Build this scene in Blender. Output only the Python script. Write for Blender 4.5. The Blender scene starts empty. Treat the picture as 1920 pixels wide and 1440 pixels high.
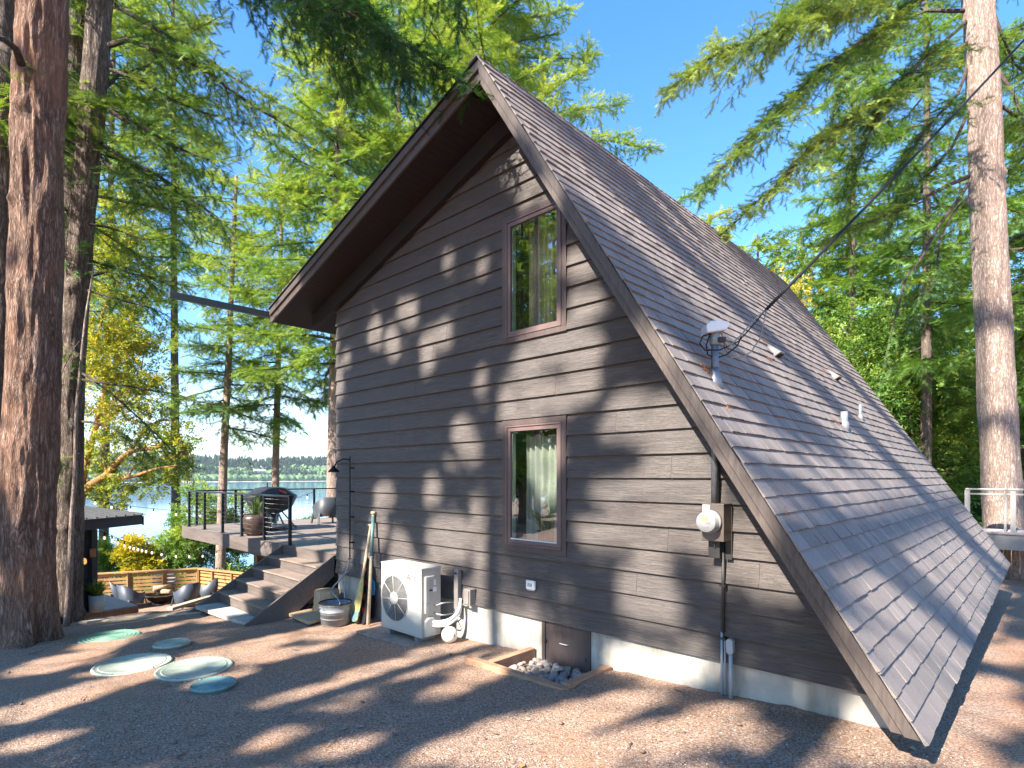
import bpy, math, random
import numpy as np
from mathutils import Vector, Matrix
R = math.radians
PI = math.pi
scene = bpy.context.scene
COL = scene.collection
# ---------------------------------------------------------------- camera geometry (eye at the world origin)
F, CX, HY = 1064.0, 960.0, 893.0
YAW = R(43.5)
CT, ST = math.cos(YAW), math.sin(YAW)
def ray(px, py):
    a = (px - CX) / F; b = (HY - py) / F
    return Vector((a * CT - ST, a * ST + CT, b))
def at(px, py, d): return ray(px, py) * d
def on_y(px, py, y):
    r = ray(px, py); return r * (y / r.y)
def on_x(px, py, x):
    r = ray(px, py); return r * (x / r.x)
def on_z(px, py, z):
    r = ray(px, py); return r * (z / r.z)
def V(*a): return Vector(a)

cam_d = bpy.data.cameras.new('camera'); cam = bpy.data.objects.new('camera', cam_d); COL.objects.link(cam)
cam.location = (0, 0, 0); cam.rotation_euler = (R(90), 0, YAW)
cam_d.sensor_width = 36; cam_d.lens = 36 * F / 1920; cam_d.shift_y = (HY - 720) / 1920
cam_d.clip_start = 0.05; cam_d.clip_end = 9000
scene.camera = cam

# ---------------------------------------------------------------- light
SUN_EL = math.atan(0.80)
world = bpy.data.worlds.new('World'); scene.world = world; world.use_nodes = True
wn = world.node_tree; wn.nodes.clear()
wo = wn.nodes.new('ShaderNodeOutputWorld'); wb = wn.nodes.new('ShaderNodeBackground')
sk = wn.nodes.new('ShaderNodeTexSky'); sk.sky_type = 'NISHITA'; sk.sun_disc = False
sk.sun_elevation = SUN_EL; sk.sun_rotation = R(180)
sk.air_density = 1.2; sk.dust_density = 0.15; sk.ozone_density = 4.0; sk.altitude = 0
wb.inputs['Strength'].default_value = 0.12
hs = wn.nodes.new('ShaderNodeHueSaturation'); hs.inputs['Saturation'].default_value = 1.22; hs.inputs['Value'].default_value = 1.0
wn.links.new(sk.outputs[0], hs.inputs['Color']); mc_ = wn.nodes.new('ShaderNodeMix'); mc_.data_type = 'RGBA'; mc_.blend_type = 'MULTIPLY'; mc_.inputs[0].default_value = 1; mc_.inputs[7].default_value = (1.03, .99, .97, 1)
wn.links.new(hs.outputs[0], mc_.inputs[6])
wtc = wn.nodes.new('ShaderNodeTexCoord'); wsx = wn.nodes.new('ShaderNodeSeparateXYZ'); wn.links.new(wtc.outputs['Generated'], wsx.inputs[0])
wrp = wn.nodes.new('ShaderNodeValToRGB'); wn.links.new(wsx.outputs[2], wrp.inputs[0])
for i_, (p_, c_) in enumerate([(0, (.62, .72, .86, 1)), (.05, (.66, .76, .90, 1)), (.22, (.80, .89, 1.0, 1)), (.5, (.86, .91, 1.0, 1))]):
    if i_ > 1: wrp.color_ramp.elements.new(p_)
    e_ = wrp.color_ramp.elements[i_]; e_.position = p_; e_.color = c_
mc2 = wn.nodes.new('ShaderNodeMix'); mc2.data_type = 'RGBA'; mc2.blend_type = 'MULTIPLY'; mc2.inputs[0].default_value = 1
wn.links.new(mc_.outputs[2], mc2.inputs[6]); wn.links.new(wrp.outputs[0], mc2.inputs[7])
# thin bright cloud veil low over the lake
wnz = wn.nodes.new('ShaderNodeTexNoise'); wmp = wn.nodes.new('ShaderNodeMapping'); wmp.inputs['Scale'].default_value = (1.6, 1.6, 11); wn.links.new(wtc.outputs['Generated'], wmp.inputs[0]); wn.links.new(wmp.outputs[0], wnz.inputs[0]); wnz.inputs['Scale'].default_value = 2.2; wnz.inputs['Detail'].default_value = 6
wr2 = wn.nodes.new('ShaderNodeValToRGB'); wn.links.new(wnz.outputs[0], wr2.inputs[0]); wr2.color_ramp.elements[0].position = .46; wr2.color_ramp.elements[1].position = .72
wr3 = wn.nodes.new('ShaderNodeValToRGB'); wn.links.new(wsx.outputs[2], wr3.inputs[0]); wr3.color_ramp.elements[0].position = .05; wr3.color_ramp.elements[0].color = (1, 1, 1, 1); wr3.color_ramp.elements[1].position = .20; wr3.color_ramp.elements[1].color = (0, 0, 0, 1)
wmu = wn.nodes.new('ShaderNodeMath'); wmu.operation = 'MULTIPLY'; wn.links.new(wr2.outputs[0], wmu.inputs[0]); wn.links.new(wr3.outputs[0], wmu.inputs[1])
mc3 = wn.nodes.new('ShaderNodeMix'); mc3.data_type = 'RGBA'; wn.links.new(wmu.outputs[0], mc3.inputs[0]); wn.links.new(mc2.outputs[2], mc3.inputs[6]); mc3.inputs[7].default_value = (4.2, 4.4, 4.7, 1)
wn.links.new(mc3.outputs[2], wb.inputs[0]); wn.links.new(wb.outputs[0], wo.inputs[0])
sd = bpy.data.lights.new('sun', 'SUN'); sun = bpy.data.objects.new('sun', sd); COL.objects.link(sun)
sd.energy = 5.0; sd.angle = R(0.55); sd.color = (1.0, 0.93, 0.82)
sun.rotation_euler = (PI / 2 - SUN_EL, 0, 0); sun.location = (0, -20, 30)
vs = scene.view_settings
scene.display_settings.display_device = 'sRGB'
vs.view_transform = 'Standard'; vs.look = 'None'; vs.gamma = 1; vs.exposure = 1.87
scene.cycles.use_denoising = True
scene.cycles.max_bounces = 6; scene.cycles.diffuse_bounces = 3; scene.cycles.glossy_bounces = 3
scene.cycles.transmission_bounces = 4; scene.cycles.transparent_max_bounces = 8
scene.cycles.sample_clamp_indirect = 4.0
scene.cycles.caustics_reflective = False; scene.cycles.caustics_refractive = False

# ---------------------------------------------------------------- materials
class NT:
    def __init__(s, name):
        s.m = bpy.data.materials.new(name); s.m.use_nodes = True
        s.t = s.m.node_tree; s.n = s.t.nodes; s.n.clear(); s.out = s.n.new('ShaderNodeOutputMaterial')
    def node(s, typ, **kw):
        n = s.n.new(typ)
        for k, v in kw.items():
            if k.startswith('i_'):
                key = k[2:].replace('_', ' ')
                n.inputs[key].default_value = v
            else: setattr(n, k, v)
        return n
    def link(s, a, b): s.t.links.new(a, b)
    def coords(s, kind='Object', scale=(1, 1, 1), rot=(0, 0, 0)):
        tc = s.node('ShaderNodeTexCoord'); mp = s.node('ShaderNodeMapping')
        mp.inputs['Scale'].default_value = scale; mp.inputs['Rotation'].default_value = rot
        s.link(tc.outputs[kind], mp.inputs['Vector']); return mp.outputs[0]
    def noise(s, vec, scale=5, detail=4, rough=.55, dist=0):
        n = s.node('ShaderNodeTexNoise'); n.inputs['Scale'].default_value = scale; n.inputs['Detail'].default_value = detail
        n.inputs['Roughness'].default_value = rough; n.inputs['Distortion'].default_value = dist
        s.link(vec, n.inputs['Vector']); return n.outputs['Fac']
    def ramp(s, fac, stops):
        r = s.node('ShaderNodeValToRGB'); e = r.color_ramp.elements
        while len(e) < len(stops): e.new(0.5)
        for el, (p, c) in zip(e, stops):
            el.position = p; el.color = (c[0], c[1], c[2], 1) if not isinstance(c, (int, float)) else (c, c, c, 1)
        s.link(fac, r.inputs[0]); return r.outputs[0]
    def mix(s, fac, a, b, mode='MIX'):
        m = s.node('ShaderNodeMix', data_type='RGBA', blend_type=mode)
        for sock, v in ((m.inputs[0], fac), (m.inputs[6], a), (m.inputs[7], b)):
            if isinstance(v, (int, float)): sock.default_value = v
            elif isinstance(v, tuple): sock.default_value = (v[0], v[1], v[2], 1)
            else: s.link(v, sock)
        return m.outputs[2]
    def math(s, op, a, b=0.0):
        m = s.node('ShaderNodeMath', operation=op)
        for sock, v in ((m.inputs[0], a), (m.inputs[1], b)):
            if isinstance(v, (int, float)): sock.default_value = v
            else: s.link(v, sock)
        return m.outputs[0]
    def bump(s, h, strength=.3, dist=.02):
        b = s.node('ShaderNodeBump'); b.inputs['Strength'].default_value = strength; b.inputs['Distance'].default_value = dist
        s.link(h, b.inputs['Height']); return b.outputs[0]
    def bsdf(s, color, rough=.6, metal=0, normal=None, spec=.5, emit=None, estr=0):
        p = s.node('ShaderNodeBsdfPrincipled')
        for key, v in (('Base Color', color), ('Roughness', rough), ('Metallic', metal), ('Specular IOR Level', spec)):
            if isinstance(v, tuple): p.inputs[key].default_value = (v[0], v[1], v[2], 1)
            elif isinstance(v, (int, float)): p.inputs[key].default_value = v
            else: s.link(v, p.inputs[key])
        if normal is not None: s.link(normal, p.inputs['Normal'])
        if emit: p.inputs['Emission Color'].default_value = (*emit, 1); p.inputs['Emission Strength'].default_value = estr
        s.link(p.outputs[0], s.out.inputs[0]); return p

def simple(name, col, rough=.6, metal=0, var=.15, vscale=6, bump=.1, bscale=60, spec=.5, emit=None, estr=0, grime=None):
    t = NT(name); c = t.coords()
    n = t.noise(c, vscale, 5)
    lo = tuple(max(0, x * (1 - var)) for x in col); hi = tuple(min(1, x * (1 + var)) for x in col)
    k = t.ramp(n, [(.3, lo), (.7, hi)])
    if grime:
        g = t.ramp(t.noise(c, vscale * .6, 6, .65), [(.5, 0), (.72, 1)]); k = t.mix(t.math('MULTIPLY', g, .7), k, grime)
    nb = t.bump(t.noise(c, bscale, 3), bump, .01)
    t.bsdf(k, rough, metal, nb, spec, emit, estr); return t.m

M = {}
def wood_mat(name, dark, light, rough=.6, axis=(1.2, 14, 30), bump=.5, spec=.4, patches=None):
    t = NT(name); c = t.coords(scale=axis)
    n = t.noise(c, 3, 8, .62, .6); n2 = t.noise(t.coords(), 1.7, 3)
    k = t.ramp(n, [(.3, dark), (.68, light)])
    k = t.mix(t.ramp(n2, [(.35, 0.0), (.75, .55)]), k, tuple(x * .72 for x in light) if not patches else patches)
    t.bsdf(k, rough, 0, t.bump(n, bump, .004), spec); return t.m

def siding_mat():
    t = NT('siding'); isl = t.node('ShaderNodeNewGeometry').outputs['Random Per Island']
    tc = t.node('ShaderNodeTexCoord'); add = t.node('ShaderNodeVectorMath', operation='MULTIPLY_ADD')
    comb = t.node('ShaderNodeCombineXYZ')
    for i in range(3): t.link(isl, comb.inputs[i])
    t.link(comb.outputs[0], add.inputs[0]); add.inputs[1].default_value = (37, 11, 53); t.link(tc.outputs['Object'], add.inputs[2])
    mp = t.node('ShaderNodeMapping'); mp.inputs['Scale'].default_value = (.9, 1, 13); t.link(add.outputs[0], mp.inputs[0])
    n = t.noise(mp.outputs[0], 2.2, 9, .66, 2.4)
    mp2 = t.node('ShaderNodeMapping'); mp2.inputs['Scale'].default_value = (3, 1, 80); t.link(add.outputs[0], mp2.inputs[0])
    fine = t.noise(mp2.outputs[0], 3, 4, .6, .3)
    vert = t.noise(t.coords(scale=(130, 1, 4)), 2, 2)
    k = t.ramp(n, [(.3, (.058, .047, .043)), (.5, (.092, .074, .066)), (.72, (.145, .118, .105))])
    k = t.mix(t.ramp(isl, [(0, 0.0), (1, .35)]), k, (.068, .062, .060))
    worn = t.ramp(t.noise(t.coords(scale=(1, 1, 3)), 2.2, 7, .7), [(.56, 0), (.8, .42)])
    k = t.mix(worn, k, (.17, .15, .14))
    h = t.math('ADD', t.math('MULTIPLY', n, 1.0), t.math('ADD', t.math('MULTIPLY', fine, .5), t.math('MULTIPLY', vert, .12)))
    t.bsdf(k, .58, 0, t.bump(h, .9, .012), .55); return t.m
M['siding'] = siding_mat()
M['barge'] = wood_mat('barge_paint', (.062, .048, .043), (.12, .094, .082), .45, (14, 14, 2), .35)
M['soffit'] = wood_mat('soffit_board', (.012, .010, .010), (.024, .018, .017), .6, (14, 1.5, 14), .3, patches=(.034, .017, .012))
M['trim'] = wood_mat('window_trim', (.075, .052, .048), (.12, .088, .08), .5, (12, 12, 2), .25)
M['sash'] = simple('window_sash', (.16, .105, .098), .45, var=.08)
M['deckwood'] = wood_mat('composite_decking', (.17, .13, .112), (.27, .215, .185), .6, (.9, 14, 14), .25)
M['deckfascia'] = wood_mat('deck_fascia', (.092, .073, .066), (.165, .132, .115), .6, (1.1, 12, 9), .25)
M['tread'] = wood_mat('stair_tread', (.17, .125, .10), (.31, .235, .19), .6, (1.1, 12, 9), .3)
M['platform'] = wood_mat('platform_board', (.30, .25, .25), (.45, .39, .38), .6, (12, 1, 12), .25)
M['cedar'] = wood_mat('cedar', (.30, .15, .055), (.55, .31, .12), .6, (1, 8, 22), .4)
M['cedar_dark'] = wood_mat('cedar_post', (.22, .10, .04), (.42, .21, .09), .6, (8, 8, 1), .4)
M['timber'] = wood_mat('timber', (.34, .26, .17), (.60, .50, .35), .75, (2, 2, 20), .5)
M['timber_red'] = wood_mat('timber_edging', (.26, .13, .075), (.50, .29, .18), .7, (3, 3, 20), .5)
M['palewood'] = wood_mat('pale_wood', (.40, .30, .18), (.66, .52, .34), .7, (3, 14, 3), .4)
M['logwood'] = wood_mat('log_wood', (.30, .20, .12), (.62, .45, .27), .8, (14, 14, 2), .6)
M['black'] = simple('black_metal', (.012, .014, .02), .38, .6, .1)
M['railing'] = simple('railing_paint', (.02, .025, .035), .35, .3, .1)
M['railgrey'] = simple('grey_railing', (.30, .29, .28), .4, .4, .1)
M['steel'] = simple('steel_cable', (.28, .29, .30), .45, .9, .1)
M['galv'] = simple('galvanised', (.25, .27, .29), .6, .45, .2, 14, .15, 30, grime=(.22, .22, .22))
M['galvdark'] = simple('flashing', (.17, .18, .20), .5, .6, .25, 12)
M['acwhite'] = simple('ac_paint', (.50, .485, .44), .38, 0, .04, 3, .03, 90)
M['acpanel'] = simple('ac_side_panel', (.46, .42, .36), .42, 0, .05, 3, .03, 90)
M['acdark'] = simple('fan_recess', (.03, .03, .035), .6)
M['acblade'] = simple('fan_blade', (.42, .42, .44), .5)
M['white'] = simple('white_plastic', (.78, .78, .76), .4, var=.05)
M['red'] = simple('red_paint', (.55, .02, .02), .5)
M['textgrey'] = simple('grey_print', (.22, .2, .2), .6)
M['boxbrown'] = simple('meter_box_paint', (.13, .105, .09), .42, .3, .1)
M['ventgrey'] = simple('vent_hood', (.15, .145, .14), .7, 0, .2)
M['deckchair'] = simple('dark_chair_plastic', (.05, .055, .065), .5, 0, .08)
M['taupe'] = simple('taupe_cover', (.27, .235, .21), .5, 0, .08)
M['greypvc'] = simple('grey_pvc', (.34, .37, .40), .45, 0, .08)
M['darkpipe'] = simple('dark_conduit', (.045, .042, .04), .5, .3, .1)
M['lcd'] = simple('meter_display', (.25, .36, .12), .3)
M['copperpipe'] = simple('pipe', (.55, .53, .5), .4, .5)
M['rubber'] = simple('rubber', (.014, .014, .015), .7, spec=.2)
M['metergrey'] = simple('meter_cover', (.30, .30, .30), .3, 0, .05)
M['teal'] = simple('teal_paint', (.09, .17, .17), .5, var=.3)
M['yellow'] = simple('faded_yellow', (.42, .34, .12), .55, var=.35, vscale=9)
M['blue'] = simple('bright_blue', (.02, .30, .62), .4)
M['chairgrey'] = simple('chair_plastic', (.042, .055, .078), .5, 0, .08)
M['concrete'] = None
M['lid'] = simple('lid_plastic', (.33, .375, .30), .55, 0, .22, 9, .25, 45, grime=(.50, .50, .42))
M['lidgreen'] = simple('lid_green', (.13, .27, .19), .55, 0, .22, 9, .25, 45, grime=(.30, .36, .27))
M['lidblue'] = simple('lid_blue_green', (.13, .25, .25), .55, 0, .22, 9, .25, 45, grime=(.34, .40, .36))
M['padmat'] = simple('dirty_concrete', (.30, .235, .19), .9, 0, .3, 6, .4, 30)
M['stone'] = simple('river_stone', (.23, .19, .16), .7, 0, .3, 9, .2, 40)
M['stonew'] = simple('pale_stone', (.33, .29, .25), .7, 0, .2, 9, .2, 40)
M['stoned'] = simple('dark_stone', (.22, .22, .24), .7, 0, .3, 9, .2, 40)
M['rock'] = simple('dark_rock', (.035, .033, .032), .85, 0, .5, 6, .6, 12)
M['pot'] = simple('pale_pot', (.50, .55, .50), .5, 0, .1)
M['potdark'] = wood_mat('brown_glaze', (.03, .02, .018), (.10, .065, .05), .35, (8, 8, 1.5), .2)
M['bulb'] = simple('lamp_glass', (.9, .7, .6), .3, emit=(1, .55, .4), estr=.5)
M['sign_glow'] = simple('glowing_sign', (.75, .36, .12), .5, emit=(1, .45, .12), estr=.35)  # plaque colour with a faint glow of its own added
M['curtain'] = simple('curtain_cloth', (.62, .60, .53), .9, 0, .06, 3, .1, 30)
M['dark_in'] = simple('room_dark', (.055, .05, .045), .9)
M['roomwall'] = simple('room_wall', (.12, .105, .085), .9)
M['cabin'] = wood_mat('cabin_siding', (.018, .022, .032), (.04, .045, .06), .5, (1, 1, 12), .3)
M['cabinroof'] = simple('metal_roof', (.10, .10, .105), .35, .5, .1)
M['charcoal'] = simple('charcoal_frame', (.02, .022, .028), .5)
M['rust'] = simple('rusty_iron', (.05, .035, .03), .7, .3, .3)
M['litter'] = simple('rusty_needles', (.52, .20, .08), .9, var=.4, vscale=30)

def concrete():
    t = NT('concrete'); c = t.coords()
    n = t.noise(c, 3, 7, .6); st = t.noise(t.coords(scale=(3, 3, .6)), 2.4, 6, .65)
    k = t.ramp(n, [(.3, (.33, .30, .26)), (.7, (.52, .48, .42))])
    k = t.mix(t.ramp(st, [(.5, 0), (.78, .75)]), k, (.21, .18, .14))
    spots = t.ramp(t.noise(c, 28, 3), [(.66, 0), (.74, .5)]); k = t.mix(spots, k, (.2, .17, .14))
    t.bsdf(k, .85, 0, t.bump(t.noise(c, 40, 5), .3, .006), .3); return t.m
M['concrete'] = concrete()

def shingle():
    t = NT('shingle'); isl = t.node('ShaderNodeNewGeometry').outputs['Random Per Island']
    c = t.coords()
    g = t.noise(c, 260, 2, .6); big = t.noise(c, .8, 4)
    k = t.ramp(isl, [(0, (.125, .102, .092)), (.35, (.190, .155, .138)), (.7, (.245, .200, .176)), (1, (.30, .25, .22))])
    k = t.mix(.55, k, t.ramp(g, [(.3, (.055, .046, .042)), (.5, (.19, .16, .142)), (.72, (.48, .40, .36))]), 'MIX')
    k = t.mix(t.ramp(big, [(.35, 0), (.75, .35)]), k, (.17, .155, .15))
    t.bsdf(k, .82, 0, t.bump(g, .5, .003), .35); return t.m
M['shingle'] = shingle()

def bark(name, dark, mid, light, sc=1.0, red=None):
    t = NT(name); c = t.coords(scale=(13 * sc, 13 * sc, 1.9 * sc))
    n = t.noise(c, 1.6, 8, .66, .8)
    v = t.node('ShaderNodeTexVoronoi'); v.feature = 'DISTANCE_TO_EDGE'; v.inputs['Scale'].default_value = 2.2
    nv = t.node('ShaderNodeVectorMath', operation='MULTIPLY_ADD'); nn = t.node('ShaderNodeTexNoise'); nn.inputs['Scale'].default_value = 1.3; nn.inputs['Detail'].default_value = 5
    t.link(c, nn.inputs['Vector']); t.link(nn.outputs['Color'], nv.inputs[0]); nv.inputs[1].default_value = (2.6, 2.6, 2.6); t.link(c, nv.inputs[2])
    t.link(nv.outputs[0], v.inputs['Vector'])
    crack = t.ramp(v.outputs['Distance'], [(.0, .25), (.22, 1)])
    big = t.noise(t.coords(), 1.1, 4)
    k = t.ramp(n, [(.28, dark), (.5, mid), (.72, light)])
    k = t.mix(crack, tuple(x * .55 for x in dark), k)
    if red: k = t.mix(t.ramp(big, [(.45, 0), (.66, .55)]), k, red)
    h = t.math('ADD', n, t.math('MULTIPLY', crack, .5))
    t.bsdf(k, .9, 0, t.bump(h, .9, .03), .2); return t.m
M['bark'] = bark('fir_bark', (.085, .062, .050), (.21, .16, .13), (.42, .34, .29))
M['bark_red'] = bark('red_fir_bark', (.10, .058, .042), (.25, .155, .115), (.46, .35, .29), .8, (.34, .18, .115))
M['bark_pale'] = bark('pale_fir_bark', (.24, .16, .125), (.46, .35, .29), (.62, .51, .44), 1.1)
M['madrone_bark'] = bark('madrone_bark', (.30, .13, .05), (.5, .27, .11), (.62, .42, .2), .6)
M['limb'] = bark('limb_bark', (.07, .05, .042), (.15, .11, .09), (.26, .21, .18), 1.6)

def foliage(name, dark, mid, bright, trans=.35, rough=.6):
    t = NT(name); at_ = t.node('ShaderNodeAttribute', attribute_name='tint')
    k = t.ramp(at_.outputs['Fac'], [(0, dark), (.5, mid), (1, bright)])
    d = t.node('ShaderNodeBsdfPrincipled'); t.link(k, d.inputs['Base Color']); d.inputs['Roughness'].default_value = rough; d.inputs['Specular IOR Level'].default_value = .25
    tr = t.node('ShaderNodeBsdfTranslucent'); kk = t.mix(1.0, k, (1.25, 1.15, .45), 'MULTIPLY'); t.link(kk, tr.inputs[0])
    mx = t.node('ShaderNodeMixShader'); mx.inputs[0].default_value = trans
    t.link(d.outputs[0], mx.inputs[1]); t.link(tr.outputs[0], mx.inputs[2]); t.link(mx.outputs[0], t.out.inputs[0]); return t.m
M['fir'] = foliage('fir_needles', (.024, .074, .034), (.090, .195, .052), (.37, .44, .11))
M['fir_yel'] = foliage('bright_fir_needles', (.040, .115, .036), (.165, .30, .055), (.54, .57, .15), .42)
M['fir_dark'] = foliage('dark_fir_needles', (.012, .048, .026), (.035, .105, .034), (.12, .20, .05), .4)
M['leafy'] = foliage('broad_leaves', (.035, .095, .022), (.13, .25, .04), (.40, .46, .10), .45)
M['madrone'] = foliage('madrone_leaves', (.08, .15, .03), (.30, .36, .06), (.62, .50, .09), .45)
M['yellowbush'] = foliage('yellow_leaves', (.16, .18, .02), (.44, .40, .03), (.60, .46, .05), .4)
M['houseplant'] = foliage('houseplant_leaves', (.03, .10, .02), (.08, .22, .04), (.25, .42, .10), .3)
M['farwood'] = foliage('far_trees', (.045, .095, .05), (.11, .19, .075), (.24, .33, .13), .15)

def ground_mat():
    t = NT('gravel_and_needles'); c = t.coords()
    a = t.noise(c, 1.1, 6, .6); b = t.noise(c, 60, 5, .8); g = t.noise(c, 150, 3, .8)
    v = t.node('ShaderNodeTexVoronoi'); v.inputs['Scale'].default_value = 75; t.link(c, v.inputs['Vector'])
    vc = t.node('ShaderNodeSeparateColor'); t.link(v.outputs['Color'], vc.inputs[0])
    k = t.ramp(b, [(.36, (.12, .070, .046)), (.5, (.30, .195, .138)), (.64, (.56, .41, .31))])
    k = t.mix(t.ramp(vc.outputs[0], [(.0, 0), (.8, .0), (.92, .5)]), k, (.54, .44, .37))
    k = t.mix(t.ramp(vc.outputs[1], [(.0, .5), (.16, 0), (1, 0)]), k, (.11, .08, .068))
    k = t.mix(t.ramp(a, [(.50, 0), (.70, .38)]), k, (.40, .20, .10))
    # rusty needle carpet on the far side of the eave
    sx = t.node('ShaderNodeSeparateXYZ'); t.link(c, sx.inputs[0])
    e = t.ramp(t.math('ADD', t.math('ADD', t.math('MULTIPLY', sx.outputs[0], .7), .22), t.math('MULTIPLY', t.noise(c, 2, 3), .8)), [(.3, 0), (.75, .7)])
    k = t.mix(e, k, t.ramp(b, [(.3, (.24, .085, .035)), (.7, (.62, .28, .11))]))
    h = t.math('ADD', t.math('MULTIPLY', b, .6), t.math('ADD', t.math('MULTIPLY', g, .4), t.math('MULTIPLY', v.outputs['Distance'], .5)))
    t.bsdf(k, .9, 0, t.bump(h, .8, .018), .2); return t.m
M['ground'] = ground_mat()

def water_mat():
    t = NT('water'); c = t.coords(scale=(.35, 1, 1))
    n1 = t.noise(c, .55, 4, .5); n2 = t.noise(c, .02, 3)
    k = t.ramp(n2, [(.35, (.06, .19, .34)), (.7, (.09, .24, .40))])
    p = t.bsdf(k, .07, 0, t.bump(t.math('ADD', n1, t.math('MULTIPLY', t.noise(c, 3, 3), .2)), .05, .3), .6); return t.m
M['water'] = water_mat()

def glass_mat():
    t = NT('window_glass'); fr = t.node('ShaderNodeFresnel'); fr.inputs['IOR'].default_value = 1.75
    gl = t.node('ShaderNodeBsdfGlossy'); gl.inputs['Roughness'].default_value = 0.0; gl.inputs['Color'].default_value = (.9, .92, .95, 1)
    trn = t.node('ShaderNodeBsdfTransparent'); trn.inputs[0].default_value = (.86, .9, .88, 1)
    mx = t.node('ShaderNodeMixShader'); gg = t.node('ShaderNodeNewGeometry'); f = t.math('MULTIPLY', t.math('MINIMUM', t.math('ADD', fr.outputs[0], .20), .9), t.math('SUBTRACT', 1.0, gg.outputs['Backfacing'])); t.link(f, mx.inputs[0])
    t.link(trn.outputs[0], mx.inputs[1]); t.link(gl.outputs[0], mx.inputs[2]); t.link(mx.outputs[0], t.out.inputs[0]); return t.m
M['glass'] = glass_mat()

# ---------------------------------------------------------------- mesh building
def frame_from(d, up=None):
    d = d.normalized()
    u = Vector((0, 0, 1)) if up is None else up
    if abs(d.dot(u)) > .98: u = Vector((1, 0, 0))
    s = d.cross(u).normalized(); return s, s.cross(d).normalized()
class MB:
    def __init__(s): s.v = []; s.f = []; s.sm = []
    def add(s, vs, fs, smooth=False):
        o = len(s.v); s.v += [tuple(p) for p in vs]; s.f += [tuple(i + o for i in f) for f in fs]; s.sm += [smooth] * len(fs); return s
    def box(s, lo, hi):
        x0, y0, z0 = lo; x1, y1, z1 = hi
        return s.hexa([(x0, y0, z0), (x1, y0, z0), (x1, y1, z0), (x0, y1, z0), (x0, y0, z1), (x1, y0, z1), (x1, y1, z1), (x0, y1, z1)])
    def hexa(s, p): return s.add(p, [(0, 3, 2, 1), (4, 5, 6, 7), (0, 1, 5, 4), (1, 2, 6, 5), (2, 3, 7, 6), (3, 0, 4, 7)])
    def obox(s, c, ax, ay, az):
        c = Vector(c); P = []
        for k in (-1, 1):
            for i, j in ((-1, -1), (1, -1), (1, 1), (-1, 1)): P.append(c + ax * i + ay * j + az * k)
        return s.hexa(P)
    def bar(s, a, b, w, h, up=None):
        a = Vector(a); b = Vector(b); d = b - a; sd_, u = frame_from(d, up)
        return s.obox((a + b) / 2, sd_ * w / 2, d / 2, u * h / 2)
    def prism(s, poly, ext):
        n = len(poly); P = [Vector(p) for p in poly]; E = Vector(ext); Q = [p + E for p in P]
        return s.add(P + Q, [tuple(range(n))[::-1], tuple(range(n, 2 * n))] + [(i, (i + 1) % n, n + (i + 1) % n, n + i) for i in range(n)])
    def tube(s, pts, r, n=8, cap=True, smooth=True, flat=1.0):
        pts = [Vector(p) for p in pts]; m = len(pts); rs = r if isinstance(r, (list, tuple)) else [r] * m
        vs = []; prev = None
        for i, p in enumerate(pts):
            d = (pts[min(i + 1, m - 1)] - pts[max(i - 1, 0)]).normalized()
            if prev is None: sd_, u = frame_from(d)
            else:
                sd_ = (prev - d * prev.dot(d)).normalized(); u = sd_.cross(d)
            prev = sd_
            for k in range(n):
                a = 2 * PI * k / n; vs.append(p + (sd_ * math.cos(a) + u * math.sin(a) * flat) * rs[i])
        fs = [(i * n + k, i * n + (k + 1) % n, (i + 1) * n + (k + 1) % n, (i + 1) * n + k) for i in range(m - 1) for k in range(n)]
        s.add(vs, fs, smooth)
        if cap:
            o = len(s.v) - m * n
            s.f += [tuple(o + k for k in range(n))[::-1], tuple(o + (m - 1) * n + k for k in range(n))]; s.sm += [False, False]
        return s
    def lathe(s, prof, c=(0, 0, 0), n=32, smooth=True, axis='Z', sx=1, sy=1):
        c = Vector(c); vs = []
        for r, z in prof:
            for k in range(n):
                a = 2 * PI * k / n; x, y = r * math.cos(a) * sx, r * math.sin(a) * sy
                vs.append(c + (Vector((x, y, z)) if axis == 'Z' else Vector((x, -z, y)) if axis == 'Y' else Vector((z, x, y))))
        m = len(prof)
        fs = [(i * n + k, i * n + (k + 1) % n, (i + 1) * n + (k + 1) % n, (i + 1) * n + k) for i in range(m - 1) for k in range(n)]
        s.add(vs, fs, smooth); o = len(s.v) - m * n
        if prof[0][0] > 1e-6: s.f.append(tuple(o + k for k in range(n))[::-1]); s.sm.append(False)
        if prof[-1][0] > 1e-6: s.f.append(tuple(o + (m - 1) * n + k for k in range(n))); s.sm.append(False)
        return s
    def ball(s, c, r, n=12, m=8, sq=(1, 1, 1)):
        prof = [(max(1e-7, math.sin(PI * i / m)) * r, -math.cos(PI * i / m) * r) for i in range(m + 1)]
        o = len(s.v); s.lathe(prof, (0, 0, 0), n); c = Vector(c)
        for i in range(o, len(s.v)):
            p = s.v[i]; s.v[i] = (p[0] * sq[0] + c.x, p[1] * sq[1] + c.y, p[2] * sq[2] + c.z)
        return s
    def build(s, name, mat, parent=None, world=True, bevel=0, mod=None):
        me = bpy.data.meshes.new(name); off = root_loc(parent) if (parent is not None and world) else Vector((0, 0, 0))
        me.from_pydata([(p[0] - off.x, p[1] - off.y, p[2] - off.z) for p in s.v], [], s.f)
        me.polygons.foreach_set('use_smooth', s.sm); me.validate(); me.update()
        me.materials.append(mat if not isinstance(mat, str) else M[mat])
        o = bpy.data.objects.new(name, me); COL.objects.link(o)
        if parent is not None: o.parent = parent
        if bevel:
            b = o.modifiers.new('bevel', 'BEVEL'); b.width = bevel; b.segments = 2; b.limit_method = 'ANGLE'; b.angle_limit = R(40); b.harden_normals = False
        return o
def root_loc(o):
    while o.parent is not None: o = o.parent
    return Vector(o.get('_loc', o.location))
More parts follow.
